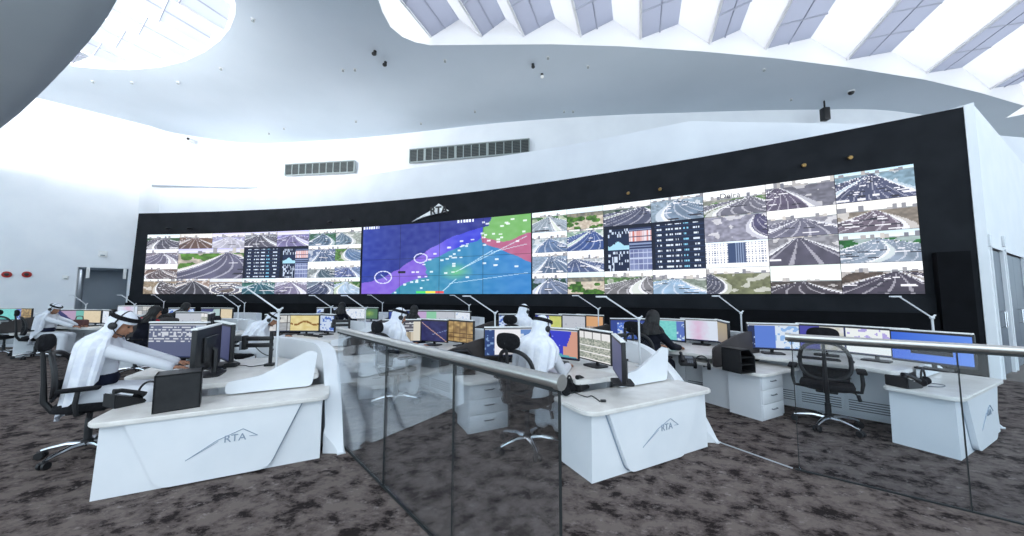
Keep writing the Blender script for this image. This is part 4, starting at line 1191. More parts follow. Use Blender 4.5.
def arm_proto():       # twin monitor arm on a post, x right
    parts = []
    mb = MB(); mb.rbox(-.05, .05, -.05, .05, 0, .03, .006); parts.append(('clamp', mb.mesh('clamp', black_pl), []))
    mb = MB(); mb.tube([(0, 0, .02), (0, 0, .42)], .02, 10); parts.append(('post', mb.mesh('post', black_pl), []))
    for z, sx in ((.33, -1), (.25, -1)):
        mb = MB(); mb.rbox(-.3, .02, -.024, .024, z - .025, z + .025, .012); mb.rbox(-.32, -.27, -.03, .03, z - .05, z + .04, .01); parts.append(('swing_arm', mb.mesh('swing_arm', black_pl), []))
    mb = MB(); mb.rbox(-.33, -.315, -.05, .05, .2, .3, .004); parts.append(('mount_plate', mb.mesh('mount_plate', grey_metal), []))
    mb = MB(); mb.tube(smooth_path3([(-.2, .02, .24), (-.12, .04, .15), (-.03, .03, .12), (.02, .02, .2)]), .005, 6); parts.append(('cable', mb.mesh('cable', black_pl), []))
    return parts
ARM = arm_proto()
def bottle_proto():
    mb = MB(); mb.lathe([(.0, 0), (.03, 0), (.032, .02), (.032, .13), (.014, .17), (.014, .19)], 14); b = mb.mesh('bottle_body', bottlegreen)
    mb = MB(); mb.lathe([(.016, .188), (.016, .21), (.0, .212)], 12); return [('bottle_body', b, [('cap', mb.mesh('cap', paper))])]
BOTTLE = bottle_proto()

# ================================================================== laying the room out
# key: chair position, heading of the console, label tag, options
CON = {
 'L0': dict(c=(-3.9, 3.47), h=45, t='the nearest left desk', end=1),
 'M0': dict(c=(.04, 3.72), h=45, t='the rail knob desk', end=1),
 'R0': dict(c=(3.69, 4.12), h=45, t='the empty-chair desk', end=1),
 'L1': dict(c=(-1.79, 5.0), h=45, t='the desk behind left handrail'),
 'M1': dict(c=(1.92, 5.28), h=45, t='the dark-clothed operator desk'),
 'L2': dict(c=(.03, 6.68), h=45, t='the desk under map right edge'),
 'K2': dict(c=(-4.5, 6.55), h=45, t='the bent robed man desk', end=1),
 'J2': dict(c=(-7.75, 7.2), h=60, t='the red-scarf desk'),
 'A':  dict(c=(-11.9, 8.7), h=75, t='the far left robed man desk'),
 'B':  dict(c=(-15.3, 9.6), h=90, t='the desk at photo left edge'),
 'C1': dict(c=(-13.9, 11.9), h=85, t='the desk before dark doorway'),
 'D':  dict(c=(-9.6, 9.9), h=80, t='the desk below left road screens'),
 'E':  dict(c=(-5.2, 10.2), h=80, t='the desk left of map foot'),
 'F':  dict(c=(-2.5, 8.35), h=60, t='the desk below map middle'),
}
def put_console(key):
    d = CON[key]; c, h, t = d['c'], d['h'], d['t']; rz = R(h - 90)
    place('control_console', CONSOLE_BARE if key in ('L0', 'K2') else CONSOLE if d.get('end') else CONSOLE_MID, 'white curved control desk with side fins, ' + {'L0': 'nearest one at left', 'M0': 'in the middle beside the rail end knob', 'R0': 'at right with an empty chair', 'L1': 'behind the left glass rail',
        'M1': 'used by dark-clothed operator right of centre', 'L2': 'used by man under the map screen right edge', 'K2': 'used by the bent white-robed man', 'J2': 'used by red-scarfed operator',
        'A': 'used by the far left robed man', 'B': 'at the photo left edge', 'C1': 'in front of the dark doorway', 'D': 'below the left road screens', 'E': 'left of the map screen foot', 'F': 'below the map screen middle'}[key],
        'control desk', (*c, 0), rz, 'curved control desks')
    p = W(c, h, P1L.x, P1L.y)
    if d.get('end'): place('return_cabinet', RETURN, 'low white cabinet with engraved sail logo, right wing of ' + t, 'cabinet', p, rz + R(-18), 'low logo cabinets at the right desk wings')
    pc = d.get('ped', (-.58, -.17)); p = W(c, h, pc[0], pc[1])
    place('drawer_pedestal', PED, 'white three-drawer pedestal at ' + t + ', nearer its operator', 'drawer unit', p, rz + R(-18), 'white drawer pedestals')
    q = W(c, h, pc[0] - .951 * .44 + .309 * .10, pc[1] + .309 * .44 + .951 * .10)
    place('drawer_pedestal', PED, 'white three-drawer pedestal at ' + t + ', outer one', 'drawer unit', q, rz + R(-18), 'white drawer pedestals')
    place('side_worktop', SIDETOP, 'low pale worktop over two pedestals, left wing of ' + t, 'worktop', p, rz + R(-18), 'low side worktops')
for k in CON:
    if k == 'L0': CON[k]['ped'] = (-1.05, .04)
    put_console(k)

CHAIRS = {'L0': ((-4.28, 3.56), 38, 'black high-backed office chair under the nearest robed man at left'), 'M0': ((.16, 3.70), 50, 'black office chair under the robed man at the rail end knob'),
 'R0': ((3.84, 4.26), 47, 'empty black mesh office chair with headrest at right console'), 'L1': ((-1.72, 5.15), 50, 'black office chair behind the sloping left handrail, its operator wearing white'),
 'M1': ((1.98, 5.15), 40, 'black office chair under the dark-clothed operator right of centre'), 'L2': ((.12, 6.6), 60, 'black office chair under the man below the map right edge'),
 'K2': ((-5.0, 6.3), 25, 'black office chair with headrest beside the bent white-robed man'), 'J2': ((-7.6, 7.0), 40, 'black office chair of the red-scarfed operator'),
 'A': ((-12.05, 8.75), 60, 'black office chair under the far left robed man'), 'B': ((-13.3, 9.05), 110, 'round-backed black chair at photo left edge beside the water bottle'),
 'D': ((-9.6, 9.75), 90, 'black office chair below the left road screens'), 'E': ((-5.2, 10.1), 85, 'black office chair left of the map screen foot'), 'F': ((-2.5, 8.25), 80, 'black office chair below the middle of the map screen')}
for k, (c, h, lb) in CHAIRS.items():
    place('office_chair', CHAIR, lb, 'office chair', (*c, 0), R(h - 90), 'black office chairs')

DT = .725
def ring_monitors(key, items, t, centre=None, sc_=1.12):
    """items: (world heading from the chair, distance, kind, phrase[, turn])"""
    c = centre or CON[key]['c']; n = len(items)
    for i, it in enumerate(items):
        hd, ds, kind, ph = it[:4]; turn = it[4] if len(it) > 4 else 0
        loc = (c[0] + ds * math.cos(R(hd)), c[1] + ds * math.sin(R(hd)), DT)
        monitor(loc, R(hd - 90 + turn), kind, ph).scale = (sc_,) * 3
ring_monitors('L0', [(88, 0.82, 'list', 'monitor with a white list on grey, in front of the nearest robed man', 0), (52, 1.0, 'dim', 'dark monitor half hidden behind the turned one at near left console', 0), (16, 0.92, 'dim', 'monitor turned away showing its dark back, on the near left console', 10)], '', centre=(-4.2, 3.5), sc_=1.32)
ring_monitors('M0', [(96, 0.8, 'whitepage', 'monitor with a white page, left of the robed man by the rail knob', 0), (53, 0.86, 'bluemap', 'monitor with a bright blue map beside the middle robed man', 0), (27, 1.06, 'cctv', 'monitor with rows of camera pictures right of the blue map', 0), (-15, 1.05, 'dim', 'edge-on black monitor at right of the middle robed man', 6)], '')
ring_monitors('R0', [(82, 0.95, 'blueapp', 'monitor with blue panel and icons, leftmost at the empty chair console', -12), (46, 1.1, 'purplewhite', 'monitor directly behind the empty chair headrest', 0), (21, 1.12, 'bright', 'white bright monitor right of the empty chair', 8), (-5, 1.17, 'bluedesk', 'rightmost monitor with blue desktop and black window', 28)], '')
ring_monitors('L1', [(95, 0.82, 'panelgrey', 'monitor of grey tables above the left handrail', 0), (65, 1.0, 'night', 'monitor with dark blue night map above the left handrail', 0), (41, 1.22, 'yellow', 'monitor of brown and cream tiles above the left handrail', 10)], '')
ring_monitors('M1', [(80, 0.8, 'bluetext', 'blue monitor of text left of the dark-clothed operator', 0), (44, 1.07, 'teal', 'teal map monitor right of the dark-clothed operator head', 0), (27, 1.5, 'pinkchart', 'white monitor with pinkish streaks right of the teal one', 20), (12, 1.52, 'brown', 'narrow brownish monitor turned aside, right of the pinkish white one', -28)], '')
ring_monitors('L2', [(90, 0.74, 'bluewhite', 'small blue-white monitor left of the farther ghutra head under the map', 0), (40, 0.97, 'yellowmap', 'blue and yellow map monitor right of the farther robed man', 15), (26, 1.38, 'palegrey', 'pale grey monitor between yellow map and orange monitors', 25), (17, 1.66, 'orange', 'orange topped monitor farthest right behind the middle desk', 30)], '')
ring_monitors('K2', [(118, 0.97, 'tiles', 'monitor of black framed white tiles right of the bent man', -10), (88, 0.88, 'gold', 'gold and cream map monitor right of the tiled one', 0), (62, 1.0, 'bluewhite', 'small blue-white monitor right of the gold map monitor', 0)], '')
ring_monitors('J2', [(92, 1.1, 'palegrey', 'pale monitor between robed man head and red scarf'), (62, 1.1, 'cctv', 'monitor with camera pictures above the red scarf'), (33, 1.1, 'palegrey', 'pale monitor right of the red-scarfed operator')], '')
ring_monitors('A', [(114, 0.9, 'diagpink', 'monitor with dark blue and pink diagonal picture at far left', -5), (69, 0.86, 'cream', 'cream coloured monitor just left of the near robed man head', 10), (41, 1.06, 'sheet', 'white sheet monitor behind the near robed man head', 20)], '')
ring_monitors('B', [(104, 1.05, 'teal', 'teal monitor cut by the photo left edge'), (72, 1.05, 'yellow', 'brownish monitor second from the photo left edge')], '')
ring_monitors('C1', [(112, 0.95, 'pinkchart', 'pinkish monitor below the dark doorway', 0), (74, 0.9, 'tiles', 'monitor of pale tiles below doorway right edge', 8), (46, 1.06, 'greenmap', 'small green monitor beside a desk lamp at left', 15)], '')
ring_monitors('D', [(131, 1.05, 'bluewhite', 'blue-white monitor behind two dark heads at left', -20), (76, 0.84, 'diag', 'blue monitor with pale diagonal right of two dark heads', 10), (41, 1.06, 'cream', 'cream monitor right of the pale diagonal one', 25)], '')
ring_monitors('E', [(131, 1.06, 'bluewhite', 'blue-white monitor left of the black-haired operator', -15), (78, 0.84, 'sheet', 'white sheet monitor right of the black-haired operator', 10), (51, 1.03, 'greenmap', 'green map monitor left of the ghutra man at handrail', 20)], '')
ring_monitors('F', [(120, 0.85, 'bluetext', 'dark blue monitor behind a black head under the map', -10), (72, 0.78, 'lilacgreen', 'lilac and green monitor under the map screen', 15), (42, 0.98, 'palegrey', 'pale grey monitor right of the lilac and green one', 30), (14, 1.3, 'sheet', 'white monitor lowest right under the map middle', 30)], '')

# lamps: (console, local x, y, label, tall)
LAMPS = [('L0', .42, 1.22, 'tall white desk lamp on the nearest left console', 1), ('M0', .72, 1.42, 'white desk lamp on the console beside the rail end knob', 0), ('R0', 1.0, 1.45, 'white desk lamp at far right, on the empty chair console', 0),
 ('L1', .75, 1.40, 'white desk lamp between map screen foot and the middle robed man', 0), ('M1', 1.08, 1.38, 'white desk lamp right of the pinkish white monitor', 0), ('L2', 1.05, 1.36, 'white desk lamp above the orange topped monitor', 0),
 ('K2', .6, 1.45, 'desk lamp right of the gold map monitor', 0), ('K2', -.75, 1.2, 'desk lamp just left of the bent white-robed man head', 0), ('J2', .6, 1.45, 'desk lamp above the red-scarfed operator console', 0), ('A', .6, 1.45, 'desk lamp against the dark doorway, on far left desk', 0),
 ('A', -.8, 1.1, 'faint desk lamp left of the doorway, on far left desk', 0), ('D', .6, 1.45, 'desk lamp right of the cream monitor below the road screens', 0), ('E', .6, 1.45, 'desk lamp above the green map monitor', 0), ('F', .75, 1.4, 'desk lamp under the map screen, above the pale grey monitor', 0), ('C1', .2, 1.48, 'desk lamp in front of the black surround lower left corner', 0)]
for k, x, y, lb, tall in LAMPS:
    c, h = CON[k]['c'], CON[k]['h']
    place('desk_lamp', LAMPT if tall else LAMP, lb, 'desk lamp', W(c, h, x, y, DT), R({'M1': 12}.get(k, 0)), 'white desk lamps')

# keyboards and mice at the near desks
for k, hd, ds, lb in (('L0', 62, .72, 'the nearest left desk'), ('M0', 66, .70, 'the desk beside the rail end knob'), ('R0', 52, .70, 'the desk behind the empty chair'), ('L1', 58, .70, 'the desk behind left handrail'), ('M1', 60, .70, 'the desk right of dark-clothed operator'), ('A', 78, .72, 'the far left desk'), ('K2', 62, .74, 'the desk with the gold map monitor')):
    c = CON[k]['c']
    place('keyboard', KEYB, 'black keyboard on ' + lb, 'keyboard', (c[0] + ds * math.cos(R(hd)), c[1] + ds * math.sin(R(hd)), DT), R(hd - 90), 'black keyboards')
    hd2 = hd - 26; ds += .02
    place('mouse', MOUSE, 'black mouse right of the keyboard on ' + lb, 'mouse', (c[0] + ds * math.cos(R(hd2)), c[1] + ds * math.sin(R(hd2)), DT), R(hd - 90), 'black computer mice')

RT = .60
# near left cabinet top
p = at_z(177, 411, RT); place('document_box', UPBOX, 'plain black document box standing on the near left cabinet top', 'box', (p.x - .09, p.y + .1, RT), R(40))
p = at_z(123, 405, RT); place('desk_phone', PHONE, 'black desk phone on the near left cabinet, left of black box', 'phone', (p.x, p.y + .02, RT), R(160))
p = at_z(151, 401, RT); place('headset', HEADSET, 'black headset lying beside the black box on near left cabinet', 'headset', (p.x - .02, p.y, RT + .0), R(20), 'headsets on the low cabinets')
c, h = CON['L0']['c'], CON['L0']['h']
p = at_z(264, 366, DT); place('twin_arm_stand', ARM, 'black twin monitor arm behind the turned away monitor at left', 'monitor stand', (p.x + .06, p.y + .02, DT), R(8), 'twin arm stands')
p = at_z(231, 367, DT); place('card_reader', [('reader_body', MB().rbox(-.06, .06, -.04, .04, 0, .05, .008).mesh('reader_body', black_pl), [])], 'small black device with cable on near left desk', 'device', p, .3)
cable([p + Vector((.05, 0, .02)), p + Vector((.14, .03, .012)), p + Vector((.24, .0, .006)), p + Vector((.32, .1, .006))], 'cable', 'black cable from the small device on near left desk')
# middle cabinet
p = at_z(565, 396, RT); place('headset_stand', HEADSET, 'black headset on the middle cabinet under the rail knob', 'headset', (p.x + .05, p.y + .06, RT), R(60), 'headsets on the low cabinets')
q = at_z(578, 393, RT); place('desk_phone', PHONE, 'black desk phone on the middle cabinet behind the rail knob', 'phone', (q.x + .02, q.y + .16, RT), R(140))
q = at_z(600, 402, RT); cable([(p.x + .1, p.y, RT + .03), (p.x + .2, p.y - .05, RT + .006), (p.x + .26, p.y - .02, RT + .006), (q.x, q.y, RT + .006)], 'cable', 'thin black cable trailing over the middle cabinet top')
place('cable_plug', [('plug_body', MB().rbox(-.025, .025, -.014, .014, 0, .022, .005).mesh('plug_body', black_pl), [])], 'black plug at the cable end on the middle cabinet', 'plug', (q.x + .03, q.y, RT), 0)
p = at_z(636, 362, DT); place('twin_arm_stand', ARM, 'black twin monitor arm on the desk beside the rail knob', 'monitor stand', (p.x - .1, p.y + .1, DT), R(20), 'twin arm stands')
# right cabinet
p = at_z(906, 388, RT); place('desk_phone', PHONE, 'black desk phone on the right cabinet top', 'phone', (p.x + .05, p.y + .06, RT), R(100))
q = at_z(922, 386, RT); place('headset', HEADSET, 'black headset with a looping cable on right cabinet', 'headset', (q.x + .02, q.y, RT), R(30), 'headsets on the low cabinets')
cable([(q.x + .05, q.y + .1, RT + .006), (q.x + .16, q.y + .14, RT + .006), (q.x + .26, q.y + .02, RT + .006), (q.x + .14, q.y - .06, RT + .006), (q.x + .02, q.y - .04, RT + .006)], 'cable', 'grey cable loop on the right cabinet top', mat=grey_metal)
# right console left wing: document tray and headsets
p = at_z(744, 373, RT); place('document_tray', TRAY, 'black open document tray with slanted corner, left of empty chair', 'document tray', (p.x + .0, p.y + .1, RT), R(20))
p = at_z(703, 370, RT); place('headset', HEADSET, 'black headset left of the open black document tray', 'headset', (p.x + .0, p.y + .02, RT), R(-30), 'headsets on the low cabinets')
p = at_z(715, 369, RT); place('desk_phone', PHONE, 'black desk phone left of the open document tray', 'phone', (p.x - .24, p.y + .26, RT), R(-20))
p = at_z(462, 377, RT); place('document_tray', TRAY, 'black document tray on low worktop behind the left glass rail', 'document tray', (p.x, p.y + .22, RT), R(10))
p = W(CON['K2']['c'], CON['K2']['h'], .55, 1.15, DT); place('twin_arm_stand', ARM, 'black twin monitor arm right of the gold map monitor', 'monitor stand', p, R(10), 'twin arm stands')
p = W(CON['A']['c'], CON['A']['h'], -1.1, .1, RT); place('water_bottle', BOTTLE, 'pale water bottle on the worktop at the photo left edge', 'bottle', p)
p = W(CON['A']['c'], CON['A']['h'], .3, .52, DT)
mb = MB(); mb.rbox(-.17, .17, -.08, .08, 0, .2, .04); bagb = mb.mesh('bag_body', brownbag)
mb = MB(); mb.tube(smooth_path3([(-.08, 0, .19), (-.06, 0, .28), (.06, 0, .28), (.08, 0, .19)]), .01, 8)
place('handbag', [('bag_body', bagb, [('handle', mb.mesh('handle', brownbag))])], 'dark brown handbag on the far left robed man desk', 'bag', p, .2)
def sheet(loc, rz, lb):
    mb = MB(); mb.box(-.105, .105, -.148, .148, 0, .002); o = link('paper_sheet', mb.mesh('paper_sheet', paper, False)); o.location = loc; o.rotation_euler = (0, 0, rz)
    tag(o, lb, 'paper', 'loose papers on desks')
p = at_z(172, 374, DT); sheet((p.x + .05, p.y, DT), .5, 'white paper under the nearest robed man hands')
p = at_z(607, 370, DT); sheet((p.x, p.y + .02, DT), .8, 'white paper right of the middle robed man hand')

# ------------------------------------------------------------------ handrails with glass
GH = 1.2
def balustrade(a, b, cuts, lb, knob, name='glass_balustrade', base_from=None):
    a = Vector((*a, 0)); b = Vector((*b, 0)); d = (b - a); L = d.length; d.normalize(); rz = math.atan2(d.y, d.x)
    t = thing(name, lb, 'balustrade', a, rz)
    mb = MB(); mb.tube([(0, 0, GH), (L, 0, GH)], .03, 20); link('handrail', mb.mesh('handrail', steel), t)
    for x in ((0,) if knob else (0,)):
        mb = MB(); mb.lathe([(.0, -.016), (.036, -.016), (.036, .016), (.0, .016)], 24, T(x, 0, GH) @ Ry(90)); link('end_cap', mb.mesh('end_cap', steel), t)
    mb = MB(); mb.box(0, L, -.012, .012, GH - .045, GH - .02); link('glass_clip', mb.mesh('glass_clip', seal, False), t)
    for x0, x1 in zip(cuts, cuts[1:]):
        mb = MB(); mb.rbox(x0 + .004, x1 - .004, -.006, .006, .012, GH - .03, .0015, 1); g = link('glass_panel', mb.mesh('glass_panel', rail_glass, False), t)
        mb = MB(); mb.box(x0 - .003, x0 + .003, -.007, .007, .012, GH - .03); link('edge_strip', mb.mesh('edge_strip', seal, False), g)
    mb = MB(); s = 0 if base_from is None else base_from
    mb.box(s, L, -.009, .009, 0, .012); link('floor_channel', mb.mesh('floor_channel', seal, False), t)
    return t
LA, LBv = Vector((.215, 1.585)), Vector((-1.98, 3.94))
Ll = (LBv - LA).length
def along(px):       # distance along the left run for a pixel column at eye level
    best = min(range(400), key=lambda i: abs(proj((*(LA + (LBv - LA) * i / 399), 1.2))[0] - px)); return Ll * best / 399
balustrade(LA, LBv, [0, along(454), along(387), along(339)], 'left steel handrail on clear glass panels, ending in a round knob', True)
RA, RB = Vector((2.59, 3.25)), Vector((4.5, 1.76))
Lr = (RB - RA).length
def along_r(px):
    best = min(range(400), key=lambda i: abs(proj((*(RA + (RB - RA) * i / 399), .8))[0] - px)); return Lr * best / 399
balustrade(RA, RB, [.03, along_r(961), Lr], 'right steel handrail on clear glass, in front of the empty chair', True)
mb = MB(); a = at_z(690, 432, 0); mb.box(0, (Vector((RA.x, RA.y, 0)) - a).length - .02, -.008, .008, 0, .006, Matrix.Rotation(math.atan2(RA.y - a.y, RA.x - a.x), 4, 'Z'))
o = struct('trim_4', mb.mesh('trim_4', trimwhite, False)); o.location = a
# ================================================================== people (face +y, origin on the floor under the hips)
def hand(mb, wrist, fwd, up, side, curl=.5, s=1.0):
    """palm, four unequal bent fingers and a thumb leaving the side of the palm"""
    f = fwd.normalized(); u = up.normalized(); r = f.cross(u).normalized(); u = r.cross(f)
    pc = wrist + f * .045 * s
    M = Matrix((( r.x, f.x, u.x), (r.y, f.y, u.y), (r.z, f.z, u.z))).to_4x4()
    mb.ell(pc, (.040 * s, .052 * s, .016 * s), M, 12, 8)
    for i, ln in enumerate((.066, .076, .071, .056)):
        x = (-.030 + .020 * i) * -side
        b = wrist + f * (.083 - .004 * abs(i - 1.4)) * s + r * x * s
        d1 = (f * math.cos(.25 + curl * .3) - u * math.sin(.25 + curl * .3) + r * x * 1.2).normalized()
        d2 = (f * math.cos(.5 + curl * .9) - u * math.sin(.5 + curl * .9) + r * x).normalized()
        k = b + d1 * ln * .55 * s; t = k + d2 * ln * .5 * s
        mb.caps(b - f * .02, k, .0098 * s, .009 * s, 8); mb.caps(k, t, .009 * s, .0075 * s, 8)
    tb = wrist + f * .025 * s + r * .032 * side * s
    d = (f * .72 + r * .66 * side - u * .18).normalized(); k = tb + d * .042 * s
    d2 = (f * .93 + r * .25 * side - u * .3).normalized()
    mb.caps(tb, k, .0135 * s, .0115 * s, 8); mb.caps(k, k + d2 * .032 * s, .0115 * s, .009 * s, 8)

def person_proto(lean, hands, headpitch=.0, headyaw=0.0, female=False, robe=soft_white, cloth=ghutra_white, sleeve_mat=None, veil_len=.62, voxel=.007, black_head=False, waist=None):
    parts = []
    t = Vector((0, math.sin(lean), math.cos(lean))); back = Vector((0, -math.cos(lean), math.sin(lean)))
    hip = Vector((0, 0, .575)); sh_c = hip + t * .47; neck = hip + t * .53
    hp = lean * .55 + headpitch
    HR = Matrix.Rotation(headyaw, 3, 'Z') @ Matrix.Rotation(-hp, 3, 'X')
    skull = neck + HR @ Vector((0, .03, .155))
    L_ = Matrix.Rotation(-lean, 4, 'X')
    arms = []
    for s, H in zip((-1, 1), hands):
        H = Vector(H); S_ = sh_c + Vector((s * .18, 0, 0)) - t * .03
        mid = (S_ + H) / 2; d = (H - S_); l1 = .30; l2 = .265
        gap = max(0.0, ((l1 + l2) / 2) ** 2 - (d.length / 2) ** 2) ** .5
        el = mid + Vector((s * .45, -.25, -1)).normalized() * gap
        arms.append((S_, el, H))
    legs = [(Vector((s * .09, .0, .56)), Vector((s * .13, .43, .53)), Vector((s * .12, .40, .10))) for s in (-1, 1)]
    # ---- body
    b = MB()
    b.ell(hip + t * .02, (.155, .115, .12), L_); b.ell(hip + t * .22, (.135, .095, .16), L_); b.ell(hip + t * .38, (.155, .1, .14), L_)
    b.caps(sh_c + Vector((-.15, 0, 0)), sh_c + Vector((.15, 0, 0)), .06, .06)
    b.caps(neck - t * .06, skull - (HR @ Vector((0, .02, .06))), .056, .05)
    Hm = HR.to_4x4()
    b.ell(skull + HR @ Vector((0, -.008, .02)), (.074, .094, .096), Hm, 20, 14)             # cranium
    b.ell(skull + HR @ Vector((0, .03, -.045)), (.058, .066, .075), Hm, 16, 12)             # face
    b.ell(skull + HR @ Vector((0, .062, -.098)), (.030, .028, .024), Hm)                    # chin
    b.caps(skull + HR @ Vector((0, .086, .005)), skull + HR @ Vector((0, .106, -.036)), .009, .014, 8)   # nose
    b.ell(skull + HR @ Vector((0, .092, -.066)), (.024, .010, .008), Hm)                    # mouth
    b.ell(skull + HR @ Vector((0, .082, .018)), (.045, .014, .008), Hm)                     # brow
    for s in (-1, 1): b.ell(skull + HR @ Vector((s * .076, -.005, -.02)), (.010, .02, .032), Hm)  # ears
    for (S_, el, H), s in zip(arms, (-1, 1)):
        d = (H - el).normalized(); wr = H - d * .0
        b.caps(S_, el, .047, .038); b.caps(el, wr, .037, .024)
        f = Vector((d.x * .6 - s * .12, d.y, d.z * .25)).normalized()
        hand(b, wr, f, Vector((0, 0, 1)), -s)
    for h_, k, a in legs:
        b.caps(h_, k, .075, .055); b.caps(k, a, .052, .036); b.caps(a + Vector((0, -.02, -.045)), a + Vector((0, .15, -.062)), .04, .03)
    parts_body = remesh(b, voxel, 'body', skin, 3)
    subs = []
    eb = MB()
    for s in (-1, 1): eb.ell(skull + HR @ Vector((s * .03, .083, .0)), (.011, .007, .007), Hm, 10, 8)
    subs.append(('eyes', eb.mesh('eyes', hair_black)))
    parts.append(('body', parts_body, subs))
    # ---- robe
    g = MB()
    g.ell(hip + t * .01 - back * .01, (.2, .165, .15), L_, 20, 12); g.ell(hip + t * .2 - back * .005, (.165, .13, .19), L_, 20, 12); g.ell(hip + t * .37, (.182, .128, .16), L_, 20, 12)
    g.caps(sh_c + Vector((-.155, 0, -.0)), sh_c + Vector((.155, 0, -.0)), .073, .073); g.caps(sh_c - t * .02, neck + t * .01, .085, .066)
    for S_, el, H in arms:
        c = el + (H - el) * .9
        g.caps(S_, el, .067, .056); g.caps(el, c, .056, .046)
    for h_, k, a in legs:
        g.caps(h_, k, .105, .085); g.caps(k, a + Vector((0, 0, .02)), .085, .085)
    for i in range(5):
        x = -.1 + .05 * i; g.caps((x, .05, .57), (x, .42, .53), .09, .075, 8); g.caps((x, .43, .5), (x, .41, .16), .07, .07, 8)
    parts.append(('robe', remesh(g, .012, 'robe', robe, 6), []))
    if waist:
        w = MB(); w.ell(hip + t * .13 + Vector((0, .01, .0)), (.19, .155, .11), L_, 18, 10); parts.append(('lap_garment', w.mesh('lap_garment', waist), []))
    # shoes
    for h_, k, a in legs:
        q = MB(); q.caps(a + Vector((0, -.03, -.06)), a + Vector((0, .15, -.065)), .043, .036, 10)
        for v in q.bm.verts: v.co.z = max(v.co.z, .004)
        parts.append(('shoe', q.mesh('shoe', black_pl), []))
    # ---- head cloth draped over skull, shoulders and back
    P = []; NU = 33; amax = R(118)
    up = HR @ Vector((0, 0, 1)); hb = HR @ Vector((0, -1, 0)); hx = HR @ Vector((1, 0, 0))
    def dome(a, el):       # a: azimuth from the back, el: 0 = brim, 90 = top
        c, s = math.cos(el), math.sin(el)
        return skull + (hx * math.sin(a) * .092 + hb * math.cos(a) * (.112 if math.cos(a) > 0 else .107)) * c + up * (.025 + .112 * s)
    for i in range(6):
        el = R(88 - i * 17); P.append([dome(2 * PI * j / 48 - PI, el) for j in range(48)])
    cap = MB(); cap.grid(P, True); solid(cap, .006)
    drape = MB(); P = []
    rows = 15
    for i in range(rows + 1):
        s = i / rows; row = []
        for j in range(NU):
            a = -amax + 2 * amax * j / (NU - 1); w = abs(a) / amax
            fold = .012 * math.sin(j * 1.9) * min(1, s * 2.2)
            ln = veil_len * (1 - .42 * w ** 1.5)
            dist = ln * s
            # start on the skull brim, pass over the shoulders, hang behind
            p0 = dome(a, R(3))
            rad = .095 + (.115 if female else .135) * min(1, max(0, dist - .10) / .16) - .05 * max(0, dist - .3)
            sp = neck + t * .0
            axis = skull + (sp - skull) * min(1, dist / .19) - t * max(0, dist - .19)
            hx2 = Vector((1, 0, 0)); b2 = back
            k = min(1, dist / .16)
            dirv = (hx * math.sin(a) + hb * math.cos(a)) * (1 - k) + (hx2 * math.sin(a) * 1.12 + b2 * math.cos(a) * .82) * k
            q = axis + up * .025 * (1 - k) + dirv * (rad + fold) - up * dist * (1 - k) * .55
            kk = min(1, dist / .05); q = p0 * (1 - kk) + q * kk
            row.append(q)
        P.append(row)
    drape.grid(P); solid(drape, .006)
    hc = MB(); hc.merge(cap.bm); hc.merge(drape.bm)
    subs = []
    if not black_head:
        ag = MB()
        for dz in (.0, .017):
            ag.tube([skull + up * (.066 + dz) + hx * math.cos(a) * (.094 - dz * .25) + hb * math.sin(a) * (.112 - dz * .25) for a in [2 * PI * k / 28 for k in range(28)]], .0115, 8, closed=True)
        subs.append(('agal', ag.mesh('agal', black_fab)))
        hs = MB()
        hs.tube([skull + hx * (.1 * math.cos(a)) + up * (.0 + .135 * math.sin(a)) for a in [PI * k / 14 for k in range(15)]], .007, 8)
        for s in (-1, 1): hs.ell(skull + hx * .104 * s - up * .015, (.02, .036, .036), Hm, 14, 10)
        m0 = skull + hx * .108 - up * .02; hs.tube([m0, m0 - hb * .06 - up * .05, m0 - hb * .1 - up * .065 - hx * .05], .005, 6); hs.ell(m0 - hb * .1 - up * .065 - hx * .05, (.012, .012, .012), None, 8, 6)
        subs.append(('telephone_headset', hs.mesh('telephone_headset', black_pl)))
    parts.append(('head_cloth', hc.mesh('head_cloth', cloth), subs))
    return parts
P_REACH = person_proto(.15, [(-.16, .58, .775), (.18, .60, .775)], .36, -.25, waist=navy_cloth, veil_len=.98)
P_TYPE = person_proto(.24, [(-.14, .55, .765), (.17, .52, .765)], .16, -.25, waist=navy_cloth, veil_len=.60)
P_BENT = person_proto(.62, [(-.16, .62, .765), (.17, .62, .765)], .25, -.2, veil_len=.55, voxel=.009)
P_DARK = person_proto(.30, [(-.10, .56, .765), (.20, .62, .765)], .1, 0, True, dark_cloth, hair_black, veil_len=.34, voxel=.009, black_head=True)
def recolour(proto, frm, to):
    out = []
    for n, m, subs in proto:
        if n in frm: m = m.copy(); m.materials[0] = to
        out.append((n, m, subs))
    return out
sm = MB(); nk = Vector((0, 0, .575)) + Vector((0, math.sin(.3), math.cos(.3))) * .5
sm.tube([nk + Vector((.13 * math.cos(a), .115 * math.sin(a), -.01 - .03 * math.sin(a))) for a in [2 * PI * k / 20 for k in range(20)]], .052, 8, closed=True); sm.caps(nk + Vector((.1, .06, -.02)), nk + Vector((.14, .12, -.26)), .05, .04)
P_RED = P_DARK + [('red_scarf', sm.mesh('red_scarf', red_cloth), [])]
